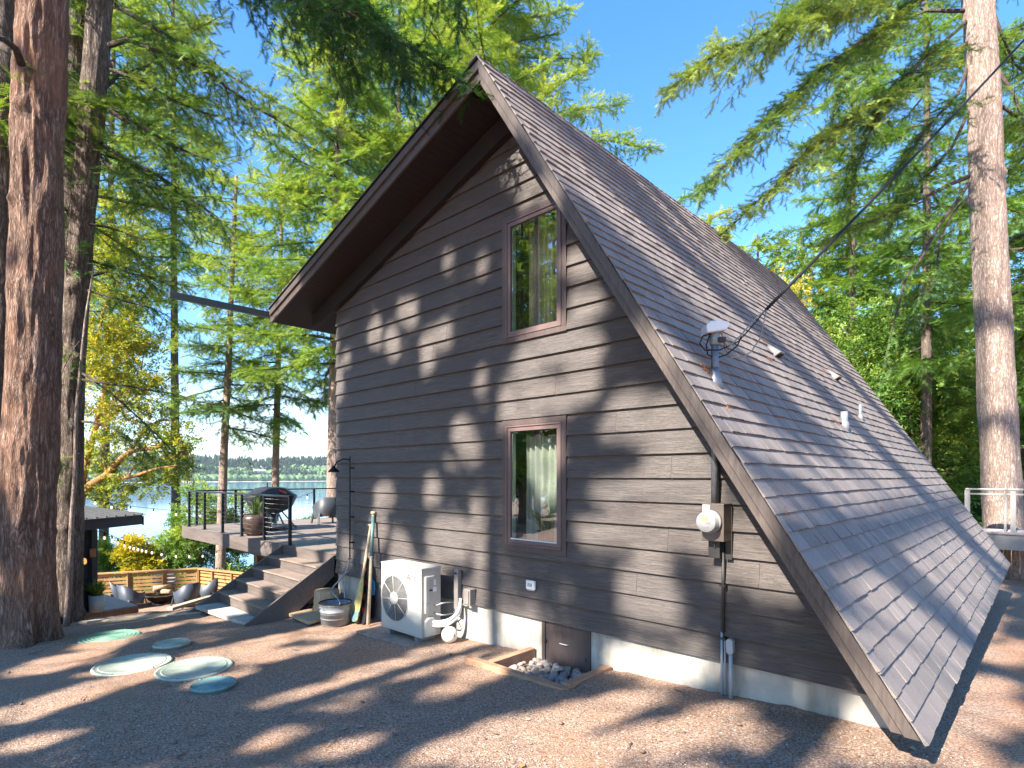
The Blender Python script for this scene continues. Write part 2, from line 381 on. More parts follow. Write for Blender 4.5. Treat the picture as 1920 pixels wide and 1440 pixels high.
def tag(o, label=None, cat=None, group=None, kind=None):
    if label: o['label'] = label
    if cat: o['category'] = cat
    if group: o['group'] = group
    if kind: o['kind'] = kind
    return o
def thing(name, label, cat, loc=(0, 0, 0), group=None, rz=0):
    o = bpy.data.objects.new(name, None); COL.objects.link(o); o.location = loc; o.rotation_euler = (0, 0, rz)
    o.empty_display_size = .2
    return tag(o, label, cat, group)
def copy_tree(o, parent=None):
    c = o.copy(); COL.objects.link(c); c.parent = parent
    for ch in [x for x in bpy.data.objects if x.parent == o]: copy_tree(ch, c)
    return c
def settle(o, mb_off):      # single-mesh thing: put its origin at mb_off
    off = Vector(mb_off); me = o.data
    n = len(me.vertices); a = np.empty(n * 3, 'f'); me.vertices.foreach_get('co', a); a = a.reshape(-1, 3) - np.array(off, 'f')
    me.vertices.foreach_set('co', a.ravel()); me.update(); o.location = off; return o
def text_mb(txt, size, ext=.0015):
    cu = bpy.data.curves.new('t', 'FONT'); cu.body = txt; cu.size = size; cu.extrude = ext; cu.align_x = 'LEFT'
    to = bpy.data.objects.new('t', cu); COL.objects.link(to); bpy.context.view_layer.update()
    me = bpy.data.meshes.new_from_object(to.evaluated_get(bpy.context.evaluated_depsgraph_get()))
    mb = MB(); mb.add([v.co.copy() for v in me.vertices], [tuple(p.vertices) for p in me.polygons])
    bpy.data.objects.remove(to); bpy.data.curves.remove(cu); bpy.data.meshes.remove(me); return mb

# numpy noise
_rs = np.random.RandomState(7); _tab = _rs.rand(64, 64, 64).astype('f')
def vnoise(x, y, z=0.0):
    x = np.asarray(x, 'f'); y = np.asarray(y, 'f'); z = np.asarray(z, 'f') + np.zeros_like(x)
    xi = np.floor(x).astype(int); yi = np.floor(y).astype(int); zi = np.floor(z).astype(int)
    fx, fy, fz = x - xi, y - yi, z - zi
    fx = fx * fx * (3 - 2 * fx); fy = fy * fy * (3 - 2 * fy); fz = fz * fz * (3 - 2 * fz)
    r = 0
    for i in (0, 1):
        for j in (0, 1):
            for k in (0, 1):
                w = (fx if i else 1 - fx) * (fy if j else 1 - fy) * (fz if k else 1 - fz)
                r = r + w * _tab[(xi + i) & 63, (yi + j) & 63, (zi + k) & 63]
    return r
def fbm(x, y, z=0.0, o=4):
    s = 0; a = .5; t = 0
    for i in range(o):
        s = s + a * vnoise(x * 2 ** i + 7 * i, y * 2 ** i + 3 * i, np.asarray(z) * 2 ** i); t += a; a *= .5
    return s / t
def np_mesh(name, verts, faces, mat, parent=None, smooth=True, tint=None, world=True):
    verts = np.asarray(verts, 'f'); faces = np.asarray(faces, 'i')
    if parent is not None and world: verts = verts - np.array(root_loc(parent), 'f')
    me = bpy.data.meshes.new(name); nv, (nf, k) = len(verts), faces.shape
    me.vertices.add(nv); me.vertices.foreach_set('co', verts.ravel())
    me.loops.add(nf * k); me.loops.foreach_set('vertex_index', faces.ravel())
    me.polygons.add(nf); me.polygons.foreach_set('loop_start', np.arange(0, nf * k, k, dtype='i')); me.polygons.foreach_set('loop_total', np.full(nf, k, 'i'))
    if smooth: me.polygons.foreach_set('use_smooth', np.ones(nf, bool))
    me.update(calc_edges=True)
    if tint is not None:
        a = me.attributes.new('tint', 'FLOAT', 'POINT'); a.data.foreach_set('value', np.asarray(tint, 'f'))
    me.materials.append(M[mat] if isinstance(mat, str) else mat)
    o = bpy.data.objects.new(name, me); COL.objects.link(o)
    if parent is not None: o.parent = parent
    return o
# ================================================================ terrain
WALL_Y = 4.8
def smooth01(t): t = np.clip(t, 0, 1); return t * t * (3 - 2 * t)
def edge_x(y):          # western edge of the yard, held by the edging timber
    y = np.asarray(y, float)
    return np.where(y < 3.5, -11.75 + .5 * (y - 1.94), np.where(y < 4.8, -10.97, -10.97))
def zg(x, y):
    x = np.asarray(x, float); y = np.asarray(y, float)
    yard = -1.80 + .055 * np.minimum(x + 1, 0) - .045 * np.clip(y - 4.5, 0, 12)
    yard = yard + .035 * (fbm(x * .8 + 50, y * .8 + 50, 0, 3) - .5) * (np.abs(y - 4.8) > .6)
    terr = -3.85 + .04 * (fbm(x * .5 + 9, y * .5, 0, 3) - .5)
    e = edge_x(y)
    t = smooth01((e - .10 - x) / .8)
    z = yard * (1 - t) + terr * t
    # bluff below the fence, down to the lake
    fx = -21.5
    t2 = smooth01((fx - x) / 14) * smooth01((y + 14) / 6)
    z = z * (1 - t2) + (-13.5) * t2
    # land north of the terrace
    z = z + np.clip(y - 26, 0, 60) * .03 * (x > -20)
    z = z + np.clip(x - 8, 0, 60) * .05
    return z
def zgf(x, y): return float(zg(np.array([x]), np.array([y]))[0])
def axis(parts):
    out = []
    for a, b, st in parts: out += list(np.arange(a, b, st))
    return np.unique(np.round(np.array(out), 4))
PX0, PX1, PY0, PY1 = -4.22, -3.22, 4.10, 4.86
xs = axis([(-400, -60, 20), (-60, -24, 2.0), (-24, -14, .5), (-14, 1.5, .07), (1.5, 6, .4), (6, 30, 2), (30, 301, 10)]); ys = axis([(-60, -6, 3), (-6, -1, .5), (-1, 5.2, .07), (5.2, 20, .4), (20, 60, 2), (60, 301, 10)])
xs = np.unique(np.concatenate([xs[(np.abs(xs - PX0) > .03) & (np.abs(xs - PX1) > .03)], [PX0 - .005, PX0 + .005, PX1 - .005, PX1 + .005]]))
ys = np.unique(np.concatenate([ys[(np.abs(ys - PY0) > .03) & (np.abs(ys - PY1) > .03)], [PY0 - .005, PY0 + .005, PY1]]))
XX, YY = np.meshgrid(xs, ys); ZZ = zg(XX, YY)
near = (XX > -14) & (XX < 2) & (YY > -2) & (YY < 5.3)
ZZ = ZZ + near * (.034 * (fbm(XX * 5, YY * 5, 2, 4) - .5) + .012 * (vnoise(XX * 23, YY * 23, 1) - .5))
pit = (XX > PX0) & (XX < PX1) & (YY > PY0) & (YY < PY1)
ZZ = np.where(pit, -2.07, ZZ)
# soil is banked up a little against the foundation
nx_, ny_ = len(xs), len(ys)
idx = np.arange(nx_ * ny_).reshape(ny_, nx_)
fc = np.stack([idx[:-1, :-1], idx[:-1, 1:], idx[1:, 1:], idx[1:, :-1]], -1).reshape(-1, 4)
g = np_mesh('ground', np.stack([XX, YY, ZZ], -1).reshape(-1, 3), fc, 'ground'); tag(g, kind='structure', label='brown gravel yard strewn with fir needles')
# water
wv = [(-5500, -5000, -11), (-26, -5000, -11), (-26, 5000, -11), (-5500, 5000, -11)]
w = np_mesh('water', wv, [(0, 1, 2, 3)], 'water', smooth=False); tag(w, kind='structure', label='calm blue lake reaching to the far shore')
# far hills
hx = np.linspace(-1180, -1900, 40); hy = np.linspace(-900, 2100, 120)
HX, HYY = np.meshgrid(hx, hy)
prof = smooth01((-1185 - HX) / 190) * (24 + 17 * fbm(HYY * .004 + 3, HX * .003, 0, 3)) + smooth01((-1400 - HX) / 400) * 9 * fbm(HYY * .002, HX * .002, 5, 3)
HZ = -11.5 + prof
idx = np.arange(HX.size).reshape(HX.shape)
fc = np.stack([idx[:-1, :-1], idx[1:, :-1], idx[1:, 1:], idx[:-1, 1:]], -1).reshape(-1, 4)
def hill_mat():
    t = NT('far_hill_soil'); n = t.noise(t.coords(), .02, 5)
    k = t.ramp(n, [(.35, (.09, .12, .06)), (.6, (.30, .27, .20))]); t.bsdf(k, .9); return t.m
h = np_mesh('hills', np.stack([HX, HYY, HZ], -1).reshape(-1, 3), fc, hill_mat()); tag(h, kind='structure', label='wooded far shore across the lake')
# pale beach strip
bm = MB(); 
for i in range(60):
    y0, y1 = -900 + i * 50, -850 + i * 50
    bm.add([(-1176, y0, -10.95), (-1176, y1, -10.95), (-1187, y1, -9.6), (-1187, y0, -9.6)], [(0, 1, 2, 3)])
b_ = bm.build('beach', simple('beach_sand', (.55, .48, .40), .9)); tag(b_, kind='structure', label='thin pale beach along the far shore')
def instance(P, T, tv, tf, tint_per, tint_tv=None):
    """P (N,3) positions, T (N,3,3) columns scaled axes, tv (V,3) template, tf (K,3)"""
    N = len(P); Vn = len(tv)
    v = np.einsum('nij,vj->nvi', T, tv) + P[:, None, :]
    f = (tf[None] + (np.arange(N) * Vn)[:, None, None]).reshape(-1, tf.shape[1])
    t = np.repeat(tint_per, Vn)
    if tint_tv is not None: t = np.clip(t + np.tile(tint_tv, N), 0, 1)
    return v.reshape(-1, 3), f, t
rs = np.random.RandomState(3)
def tree_blob(kind):
    rings = []
    n = 7
    if kind == 0: prof_ = [(.0, .32), (.30, .30), (.16, .55), (.22, .52), (.10, .78), (.13, .76), (.01, 1.0)]
    else: prof_ = [(.12, 0), (.34, .2), (.42, .5), (.33, .8), (.16, .96), (.01, 1.0)]
    vs = []
    for r, z in prof_:
        for k in range(n):
            a = 2 * PI * k / n + z * 3; q = 1 + .35 * (rs.rand() - .5); vs.append((r * math.cos(a) * q, r * math.sin(a) * q, z + .05 * (rs.rand() - .5)))
    fs = [(i * n + k, i * n + (k + 1) % n, (i + 1) * n + (k + 1) % n, (i + 1) * n + k) for i in range(len(prof_) - 1) for k in range(n)]
    return np.array(vs), np.array(fs)
vv, ff, tt, off = [], [], [], 0
for kind, N in ((0, 4200), (1, 4200)):
    x = -1196 - rs.rand(N) ** 1.2 * 420; y = 60 + rs.rand(N) * 1100 - 100
    if kind == 1: x = -1188 - rs.rand(N) ** 2 * 120
    gap = fbm(x * .01, y * .012, 0, 3); kp = ~((gap > .66) & (x > -1260)); x, y = x[kp], y[kp]; n_ = len(x)
    pr = smooth01((-1185 - x) / 190) * (24 + 17 * fbm(y * .004 + 3, x * .003, 0, 3)) + smooth01((-1400 - x) / 400) * 9 * fbm(y * .002, x * .002, 5, 3)
    z = -12 + pr; H = (9 + 22 * fbm(x * .02, y * .022, 4, 2) ** 1.3 + rs.rand(n_) * 9) if kind == 0 else (8 + rs.rand(n_) * 8)
    W = H * (.55 if kind == 0 else 1.1) * (.8 + .5 * rs.rand(n_))
    T = np.zeros((n_, 3, 3)); a = rs.rand(n_) * 6.28
    T[:, 0, 0] = np.cos(a) * W; T[:, 0, 1] = -np.sin(a) * W; T[:, 1, 0] = np.sin(a) * W; T[:, 1, 1] = np.cos(a) * W; T[:, 2, 2] = H
    tv, tf = tree_blob(kind)
    ti = (.12 + .3 * rs.rand(n_)) if kind == 0 else (.35 + .4 * rs.rand(n_))
    v, f, t_ = instance(np.stack([x, y, z], -1), T, tv, tf, ti); vv.append(v); ff.append(f + off); tt.append(t_); off += len(v)
fw = np_mesh('far_forest', np.concatenate(vv), np.concatenate(ff), 'farwood', smooth=False, tint=np.concatenate(tt)); tag(fw, 'dark green wood covering the far shore', None, kind='stuff')
fh = thing('far_house', 'tiny pale roofed house on the far shore among trees', 'house', at(487, 884, 1215))
q = MB(); c0 = Vector(fh.location); q.box(c0 + V(-4, -10, -4), c0 + V(4, 10, 1)); q.build('wall', simple('far_wall', (.45, .42, .38), .8), fh)
q = MB(); q.prism([c0 + V(-6, -12, 1), c0 + V(6, -12, 1), c0 + V(0, -12, 4)], (0, 24, 0)); q.build('roof', simple('far_roof', (.55, .55, .55), .7), fh)

# scattered grit, twigs and leaves on the yard (nobody could count it)
N = 16000
u = rs.rand(N); px = rs.rand(N) * 2100 - 60; py = 1160 + rs.rand(N) ** .8 * 420
P = []
for a, b in zip(px, py):
    p = on_z(a, b, -1.95)
    if -11.3 < p.x < 1.2 and -1 < p.y < 4.72 and not (PX0 - .05 < p.x < PX1 + .05 and p.y > PY0 - .1): P.append((p.x, p.y))
P = np.array(P); n_ = len(P); zz = zg(P[:, 0], P[:, 1]) + .004
tet = np.array([(1, 0, -.2), (-.5, .87, -.2), (-.5, -.87, -.2), (.1, .1, .7)]); tf = np.array([(0, 1, 3), (1, 2, 3), (2, 0, 3)])
s_ = .003 + .007 * rs.rand(n_) ** 3; a = rs.rand(n_) * 6.28; T = np.zeros((n_, 3, 3))
T[:, 0, 0] = np.cos(a) * s_ * 1.3; T[:, 0, 1] = -np.sin(a) * s_; T[:, 1, 0] = np.sin(a) * s_ * 1.3; T[:, 1, 1] = np.cos(a) * s_; T[:, 2, 2] = s_ * .8
M['grit'] = foliage('grit', (.10, .06, .045), (.30, .22, .18), (.62, .54, .48), 0, .8)
v, f, t_ = instance(np.stack([P[:, 0], P[:, 1], zz], -1), T, tet, tf, rs.rand(n_))
tag(np_mesh('gravel', v, f, 'grit', smooth=False, tint=t_), 'loose grit and small stones over the yard', None, kind='stuff')
# dead needles and leaf fragments
N = 2600; px = rs.rand(N) * 2000; py = 1160 + rs.rand(N) ** .8 * 400; P = []
for a, b in zip(px, py):
    p = on_z(a, b, -1.95)
    if -11.3 < p.x < 1.8 and -1 < p.y < 4.6 and not (PX0 - .05 < p.x < PX1 + .05 and p.y > PY0 - .1): P.append((p.x, p.y))
P = np.array(P); n_ = len(P); zz = zg(P[:, 0], P[:, 1]) + .008
a = rs.rand(n_) * 6.28; big = rs.rand(n_) < .035; L = np.where(big, .014 + .016 * rs.rand(n_), .02 + .05 * rs.rand(n_)); W = np.where(big, L * .7, .0016)
T = np.zeros((n_, 3, 3)); T[:, 0, 0] = np.cos(a) * L; T[:, 0, 1] = -np.sin(a) * W; T[:, 1, 0] = np.sin(a) * L; T[:, 1, 1] = np.cos(a) * W; T[:, 2, 2] = L * .4
lf = np.array([(-1, 0, 0), (0, 1, .25), (1, 0, .05), (0, -1, .2)]); tfq = np.array([(0, 3, 2, 1)])
M['deadleaf'] = foliage('dead_leaf', (.12, .06, .03), (.45, .22, .09), (.75, .66, .5), 0, .8)
v, f, t_ = instance(np.stack([P[:, 0], P[:, 1], zz], -1), T, lf, tfq, np.where(big, .3 + .5 * rs.rand(n_), .6 * rs.rand(n_)))
tag(np_mesh('leaf_litter', v, f, 'deadleaf', smooth=False, tint=t_), 'dry needles and leaf scraps lying on the gravel', None, kind='stuff')

# fallen sticks and small cones
q_ = np.random.RandomState(31); m = MB()
for _ in range(46):
    a_, b_ = q_.rand() * 2000, 1165 + q_.rand() ** .8 * 300; p = on_z(a_, b_, -1.95)
    if not (-11 < p.x < 1.6 and 0 < p.y < 4.6) or (PX0 - .3 < p.x < PX1 + .1 and p.y > PY0 - .15): continue
    an = q_.rand() * 6.28; L = .05 + .13 * q_.rand(); P_ = []
    for k in range(4): x_, y_ = p.x + math.cos(an) * L * k / 3 + q_.randn() * .008, p.y + math.sin(an) * L * k / 3 + q_.randn() * .008; P_.append((x_, y_, zgf(x_, y_) + .012 + .004 * q_.rand()))
    m.tube(P_, [.0045, .004, .003, .0015], 5)
for _ in range(26):
    a_, b_ = q_.rand() * 2000, 1165 + q_.rand() ** .8 * 300; p = on_z(a_, b_, -1.95)
    if not (-11 < p.x < 1.6 and 0 < p.y < 4.6) or (PX0 - .3 < p.x < PX1 + .1 and p.y > PY0 - .15): continue
    m.ball((p.x, p.y, zgf(p.x, p.y) + .012), .016, 7, 5, (1.5, 1, .8))
o_ = m.build('fallen_twigs', simple('dead_twig', (.16, .105, .075), .9)); tag(o_, 'dead sticks and small cones lying on the gravel', None, kind='stuff')
# air over the lake
HZ_ON = True
if HZ_ON:
    hm = bpy.data.materials.new('haze_air'); hm.use_nodes = True; nt = hm.node_tree; nt.nodes.clear(); ho = nt.nodes.new('ShaderNodeOutputMaterial'); hv = nt.nodes.new('ShaderNodeVolumePrincipled')
    hv.inputs['Color'].default_value = (.86, .93, 1.0, 1); hv.inputs['Density'].default_value = .00010; hv.inputs['Anisotropy'].default_value = .2
    nt.links.new(hv.outputs[0], ho.inputs['Volume'])
    hz = MB().box((-2300, -1200, -16), (420, 2300, 62)).build('haze', hm); tag(hz, 'thin blue air over the lake', None, kind='stuff')
# ================================================================ the house
RX, RZ = -4.434, 4.478              # ridge
YF, YB = 4.15, 13.75                # front and back edge of the roof
def zR(x): return RZ - 1.561 * (x - RX)
def zL(x): return RZ + .316 * (x - RX)
XE, ZE = -.546, -1.59               # eave on the steep side
XL = -9.616                         # eave on the shallow side
WX = -8.53                          # west corner of the gable wall
rng = random.Random(11)
house = thing('house', 'dark brown timber house with steep shingled roof reaching almost to the ground', 'house', (-4.5, 4.8, -2.0))

WIN = [(-4.686, -3.735, -.858, .648), (-4.686, -3.735, 1.55, 3.03)]
def xl(z): return max(WX, (z - 5.80) / .327)
def xr(z): return -4.428 - (z - 4.30) / 1.561
mb = MB(); E = .225
def board(x0b, x1b, x0t, x1t, zb, zt, z0, jit):
    def yf(z): return WALL_Y - .003 - (.028 + jit) * (1 - (z - z0) / E)
    P = [(x0b, yf(zb), zb), (x1b, yf(zb), zb), (x1t, yf(zt), zt), (x0t, yf(zt), zt),
         (x0b, WALL_Y, zb), (x1b, WALL_Y, zb), (x1t, WALL_Y, zt), (x0t, WALL_Y, zt)]
    mb.add(P, [(0, 1, 2, 3), (0, 4, 5, 1), (1, 5, 6, 2), (3, 2, 6, 7), (0, 3, 7, 4)])
i = 0
while True:
    z0 = -1.59 + E * i; z1 = z0 + E; i += 1
    if z0 > 4.2: break
    zt = min(z1, 4.24)
    cuts = [(xl(z0), xl(zt), xr(z0), xr(zt))]
    segs = []
    wins = [w for w in WIN if w[2] < zt and w[3] > z0]
    if wins:
        w = wins[0]
        segs.append((xl(z0), xl(zt), w[0], w[0], z0, zt)); segs.append((w[1], w[1], xr(z0), xr(zt), z0, zt))
        if w[2] > z0: segs.append((w[0], w[0], w[1], w[1], z0, w[2]))
        if w[3] < zt: segs.append((w[0], w[0], w[1], w[1], w[3], zt))
    else: segs.append((xl(z0), xl(zt), xr(z0), xr(zt), z0, zt))
    for a0, a1, b0, b1, zb, zt_ in segs:
        if b0 - a0 < .02: continue
        js = [x for x in [rng.uniform(-8.2, -1.5) for _ in range(2)] if a0 + .4 < x < min(b0, b1) - .4]
        js = sorted(js)[:2] if len(js) < 2 or abs(js[0] - js[-1]) > .8 else js[:1]
        xa0, xa1 = a0, a1
        for j in js:
            board(xa0, j - .0012, xa1, j - .0012, zb, zt_, z0, rng.uniform(-.002, .003)); xa0 = xa1 = j + .0012
        board(xa0, b0, xa1, b1, zb, zt_, z0, rng.uniform(-.002, .003))
wall = mb.build('wall', 'siding', house)
# body behind the boards: side and back walls with the same siding colour
mb = MB()
gx = [(WX, -1.59), (-.66, -1.59), (RX, 4.22), (WX, 2.97)]
for k in range(4):      # hollow: sheathing as four walls
    pass
mb.box((WX, WALL_Y + .001, -1.585), (WX + .12, 13.3, zL(WX) - .26))                  # west wall
mb.prism([(x, 13.3, z) for x, z in gx], (0, .1, 0))                                  # back wall
mb.build('side_wall', 'siding', house)
mb = MB()                                                                             # sheathing around the windows
def sheath(x0b, x1b, x0t, x1t, zb, zt):
    P = [(x0b, WALL_Y + .002, zb), (x1b, WALL_Y + .002, zb), (x1t, WALL_Y + .002, zt), (x0t, WALL_Y + .002, zt)]
    mb.prism(P, (0, .1, 0))
w0, w1 = WIN
sheath(WX, w0[0] + .05, WX, w0[0] + .05, -1.58, 2.97)
mb.prism([(WX, WALL_Y + .002, 2.97), (w0[0] + .05, WALL_Y + .002, 2.97), (w0[0] + .05, WALL_Y + .002, zL(w0[0] + .05) - .24)], (0, .1, 0))
sheath(w0[1] - .05, -.68, w0[1] - .05, w0[1] - .05, -1.58, zR(w0[1] - .05) - .3)
a, b = w0[0] + .05, w0[1] - .05
sheath(a, b, a, b, -1.58, w0[2] + .05); sheath(a, b, a, b, w0[3] - .05, w1[2] + .05)
mb.prism([(a, WALL_Y + .002, w1[3] - .05), (b, WALL_Y + .002, w1[3] - .05), (b, WALL_Y + .002, zR(b) - .3), (RX, WALL_Y + .002, RZ - .3), (a, WALL_Y + .002, zL(a) - .26)], (0, .1, 0))
mb.build('sheathing', 'dark_in', house)
# rooms seen through the panes
mb = MB()
for zf, zc in ((-1.2, 1.05), (1.25, 3.3)):
    x0, x1, y0, y1 = -6.2, (-2.9 if zc < 2 else -3.72), WALL_Y + .11, 8.0
    mb.add([(x0, y0, zf), (x1, y0, zf), (x1, y1, zf), (x0, y1, zf), (x0, y0, zc), (x1, y0, zc), (x1, y1, zc), (x0, y1, zc)],
           [(0, 1, 2, 3), (7, 6, 5, 4), (1, 5, 6, 2), (2, 6, 7, 3), (3, 7, 4, 0)])
mb.build('room_lining', 'roomwall', house)

# foundation with the crawl space door
mb = MB(); DX0, DX1 = -4.09, -3.44; FY = WALL_Y + .012
mb.box((WX + .02, FY, -2.7), (DX0, FY + .2, -1.592)); mb.box((DX1, FY, -2.7), (-.80, FY + .2, -1.592))
mb.box((DX0, FY + .001, -2.7), (DX1, FY + .2, -2.07)); mb.box((DX0, FY + .12, -2.07), (DX1, FY + .2, -1.592))
mb.box((-1.10, FY + .2, -2.9), (-.95, 13.4, -1.45)); mb.box((WX + .02, FY + .2, -4.2), (WX + .2, 13.4, -1.592))
mb.build('foundation', 'concrete', house)
dr = MB().box((DX0 + .045, FY - .004, -2.055), (DX1 - .045, FY + .02, -1.602)).build('crawl_door', 'trim', house)
for xa_, xb_ in ((DX0, DX0 + .043), (DX1 - .043, DX1)): MB().box((xa_, FY - .022, -2.07), (xb_, FY + .02, -1.6)).build('door_jamb', 'trim', dr)
hx_, hz_ = (DX0 + DX1) / 2 - .02, -1.80
MB().tube([(hx_ - .05, FY - .004, hz_), (hx_ - .05, FY - .03, hz_), (hx_ + .05, FY - .03, hz_), (hx_ + .05, FY - .004, hz_)], .005, 8).build('handle', 'white', dr)
for xa_, za_ in ((DX0 + .047, -1.84), (DX1 - .062, -1.93)): MB().box((xa_, FY - .012, za_), (xa_ + .015, FY - .004, za_ + .04)).build('latch', 'black', dr)

# windows
for k, (x0, x1, z0, z1) in enumerate(WIN):
    y = WALL_Y - .034
    w = MB()
    def ring(m, a0, a1, b0, b1, t, yf, yb):
        m.box((a0, yf, b0), (a1, yb, b0 + t)); m.box((a0, yf, b1 - t), (a1, yb, b1)); m.box((a0, yf, b0 + t), (a0 + t, yb, b1 - t)); m.box((a1 - t, yf, b0 + t), (a1, yb, b1 - t))
    ring(w, x0, x1, z0, z1, .062, y, WALL_Y + .03)
    win = w.build('window', 'trim', house, bevel=.003)
    s = MB(); ring(s, x0 + .064, x1 - .064, z0 + .064, z1 - .064, .018, y - .008, WALL_Y + .03); ring(s, x0 + .084, x1 - .084, z0 + .084, z1 - .084, .045, y + .004, WALL_Y + .04)
    s.build('sash', 'sash', win, bevel=.003)
    MB().box((x0 + .13, y + .022, z0 + .13), (x1 - .13, y + .026, z1 - .13)).build('pane', 'glass', win)
    if k == 0: MB().box((x0 + .131, y + .010, z0 + .129), (x1 - .131, y + .021, z0 + .142)).build('spacer', 'white', win)
    m = MB(); m.box((x0 + .128, y + .04, z0 + .128), (x0 + .138, y + .09, z1 - .128)); m.build('jamb_liner', 'pot', win)
# curtain behind the lower pane
mb = MB(); n = 70; cols = []
x0, x1 = -4.53, -3.80
for j in range(n + 1):
    t = j / n; x = x0 + (x1 - x0) * t; y = 5.02 + .035 * math.sin(t * 46) + .012 * math.sin(t * 17)
    zt = .50 - .03 * abs(math.sin(t * 11)) - .02 * t
    cols.append([(x, y, zt), (x, y + .01, .1), (x + .01 * math.sin(j), y, -.5), (x, y, -1.1)])
vs = [p for c in cols for p in c]; fs = [(4 * j + k, 4 * j + 4 + k, 4 * j + 5 + k, 4 * j + 1 + k) for j in range(n) for k in range(3)]
mb.add(vs, fs, True); cur = mb.build('curtain', 'curtain'); tag(cur, 'gathered white curtain hanging behind the lower window pane', 'curtain'); settle(cur, (-4.15, 5.0, -1.1))

mb = MB(); n = 60; cols = []
for j in range(n + 1):
    t = j / n; x = -4.50 + .42 * t; y = 5.03 + .022 * math.sin(t * 40) + .01 * math.sin(t * 13); cols.append([(x, y, 2.95), (x, y + .006, 2.3), (x, y, 1.4)])
mb.add([p for c in cols for p in c], [(3 * j + k, 3 * j + 3 + k, 3 * j + 4 + k, 3 * j + 1 + k) for j in range(n) for k in range(2)], True)
cur = mb.build('curtain', simple('tan_cloth', (.40, .33, .27), .9, 0, .06, 3, .1, 30)); tag(cur, 'dim tan curtain hanging behind the upper window pane', 'curtain'); settle(cur, (-4.2, 5.03, 1.4))

# roof
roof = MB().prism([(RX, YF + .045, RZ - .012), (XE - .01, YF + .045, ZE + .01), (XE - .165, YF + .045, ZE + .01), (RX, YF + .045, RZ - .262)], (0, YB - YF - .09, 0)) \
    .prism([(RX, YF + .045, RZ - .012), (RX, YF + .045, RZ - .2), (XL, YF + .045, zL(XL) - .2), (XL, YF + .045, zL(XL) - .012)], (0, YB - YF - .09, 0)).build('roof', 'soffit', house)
# shingles, steep side
S = Vector((.539, 0, -.842)).normalized(); Nn = Vector((.842, 0, .539)).normalized()
SL = (Vector((XE, 0, ZE)) - Vector((RX, 0, RZ))).length; EX = .1435
base = Vector((XE, 0, ZE)) + S * .012
vs, fs = [], []
def tab(y0, y1, s0, s1, lift, th, o=None, U=None, W=None):
    o = base if o is None else o; U = -S if U is None else U; W = Nn if W is None else W
    k = len(vs)
    for s_, hh in ((s0, lift + th), (s1, .002), (s0, -.003)):
        for y in (y0, y1): vs.append(o + U * s_ + W * hh + Vector((0, y, 0)))
    fs.extend([(k, k + 1, k + 3, k + 2), (k, k + 4, k + 5, k + 1), (k, k + 2, k + 4), (k + 1, k + 5, k + 3)])
nc = int(SL / EX)
for c in range(nc + 1):
    s0 = c * EX; y = YF - .022 - rng.random() * .28
    while y < YB + .01:
        wd = rng.choice([.10, .12, .14, .16, .20, .24]) * rng.uniform(.9, 1.1)
        a, b = max(y, YF - .022), min(y + wd - .0035, YB + .015)
        if b - a > .02: tab(a, b, s0 + rng.uniform(-.004, .004), min(s0 + EX * 1.12, SL), 0, rng.uniform(.013, .023))
        y += wd
# a lifted corner tab, as on the fourth course
tab(YF - .03, YF + .085, 3 * EX + .02, 4 * EX + .03, .016, .008)
sh = MB(); sh.add(vs, fs); sh.build('shingle_slope', 'shingle', roof)
vs, fs = [], []
LS = Vector((XL - RX, 0, zL(XL) - RZ)).normalized(); LN = Vector((LS.z, 0, -LS.x)); LN = LN if LN.z > 0 else -LN
Ltot = (Vector((XL, 0, zL(XL))) - Vector((RX, 0, RZ))).length
for c in range(int(Ltot / EX) + 1):
    y = YF - .022
    while y < YB:
        wd = rng.uniform(.3, .9); tab(y, min(y + wd - .004, YB + .01), c * EX, min((c + 1.12) * EX, Ltot), 0, .011, Vector((XL - .02, 0, zL(XL - .02))), -LS, LN); y += wd
sh = MB(); sh.add(vs, fs); sh.build('shingle_slope', 'shingle', roof)
m = MB(); y = YF - .03                      # ridge caps
while y < YB:
    P0 = Vector((RX, y, RZ + .03)); th = .012
    for U, W in ((S, Nn), (LS, LN)):
        a = Vector((RX, 0, RZ + .012)); 
        q = [a + Vector((0, y, .014)), a + Vector((0, y + .16, 0)), a + U * .14 + Vector((0, y + .16, 0)) , a + U * .14 + Vector((0, y, .014))]
        m.add(q + [p - Vector((0, 0, .02)) for p in q], [(0, 1, 2, 3), (3, 2, 6, 7), (0, 3, 7, 4), (7, 6, 5, 4)])
    y += .14
m.build('ridge_cap', 'shingle', roof)
# barge boards (front and back), two stepped boards on each rake
def rake_poly(a, b, right, y):
    if right:
        e = lambda o: RX + (RZ - o - ZE) / 1.561
        return [(RX, y, RZ - a), (e(a), y, ZE), (e(b), y, ZE), (RX, y, RZ - b)]
    return [(RX, y, RZ - a), (RX, y, RZ - b), (XL + .0, y, zL(XL) - b), (XL + .0, y, zL(XL) - a)]
for right, spans in ((True, ((.014, .155, 0), (.152, .272, .030))), (False, ((.014, .115, 0), (.112, .225, .030)))):
    for a, b, dy in spans:
        P = rake_poly(a, b, right, YF + dy)
        MB().prism(P if right else P, (0, .028, 0)).build('barge_board', 'barge', roof, bevel=.002)
        P = rake_poly(a, b, right, YB - .03 - dy); MB().prism(P, (0, .028, 0)).build('barge_board', 'barge', roof)
P = rake_poly(-.004, .016, True, YF - .012); MB().prism(P, (0, .05, 0)).build('drip_edge', 'black', roof)
P = rake_poly(-.012, .016, False, YF - .012); MB().prism(P, (0, .05, 0)).build('drip_edge', 'black', roof)
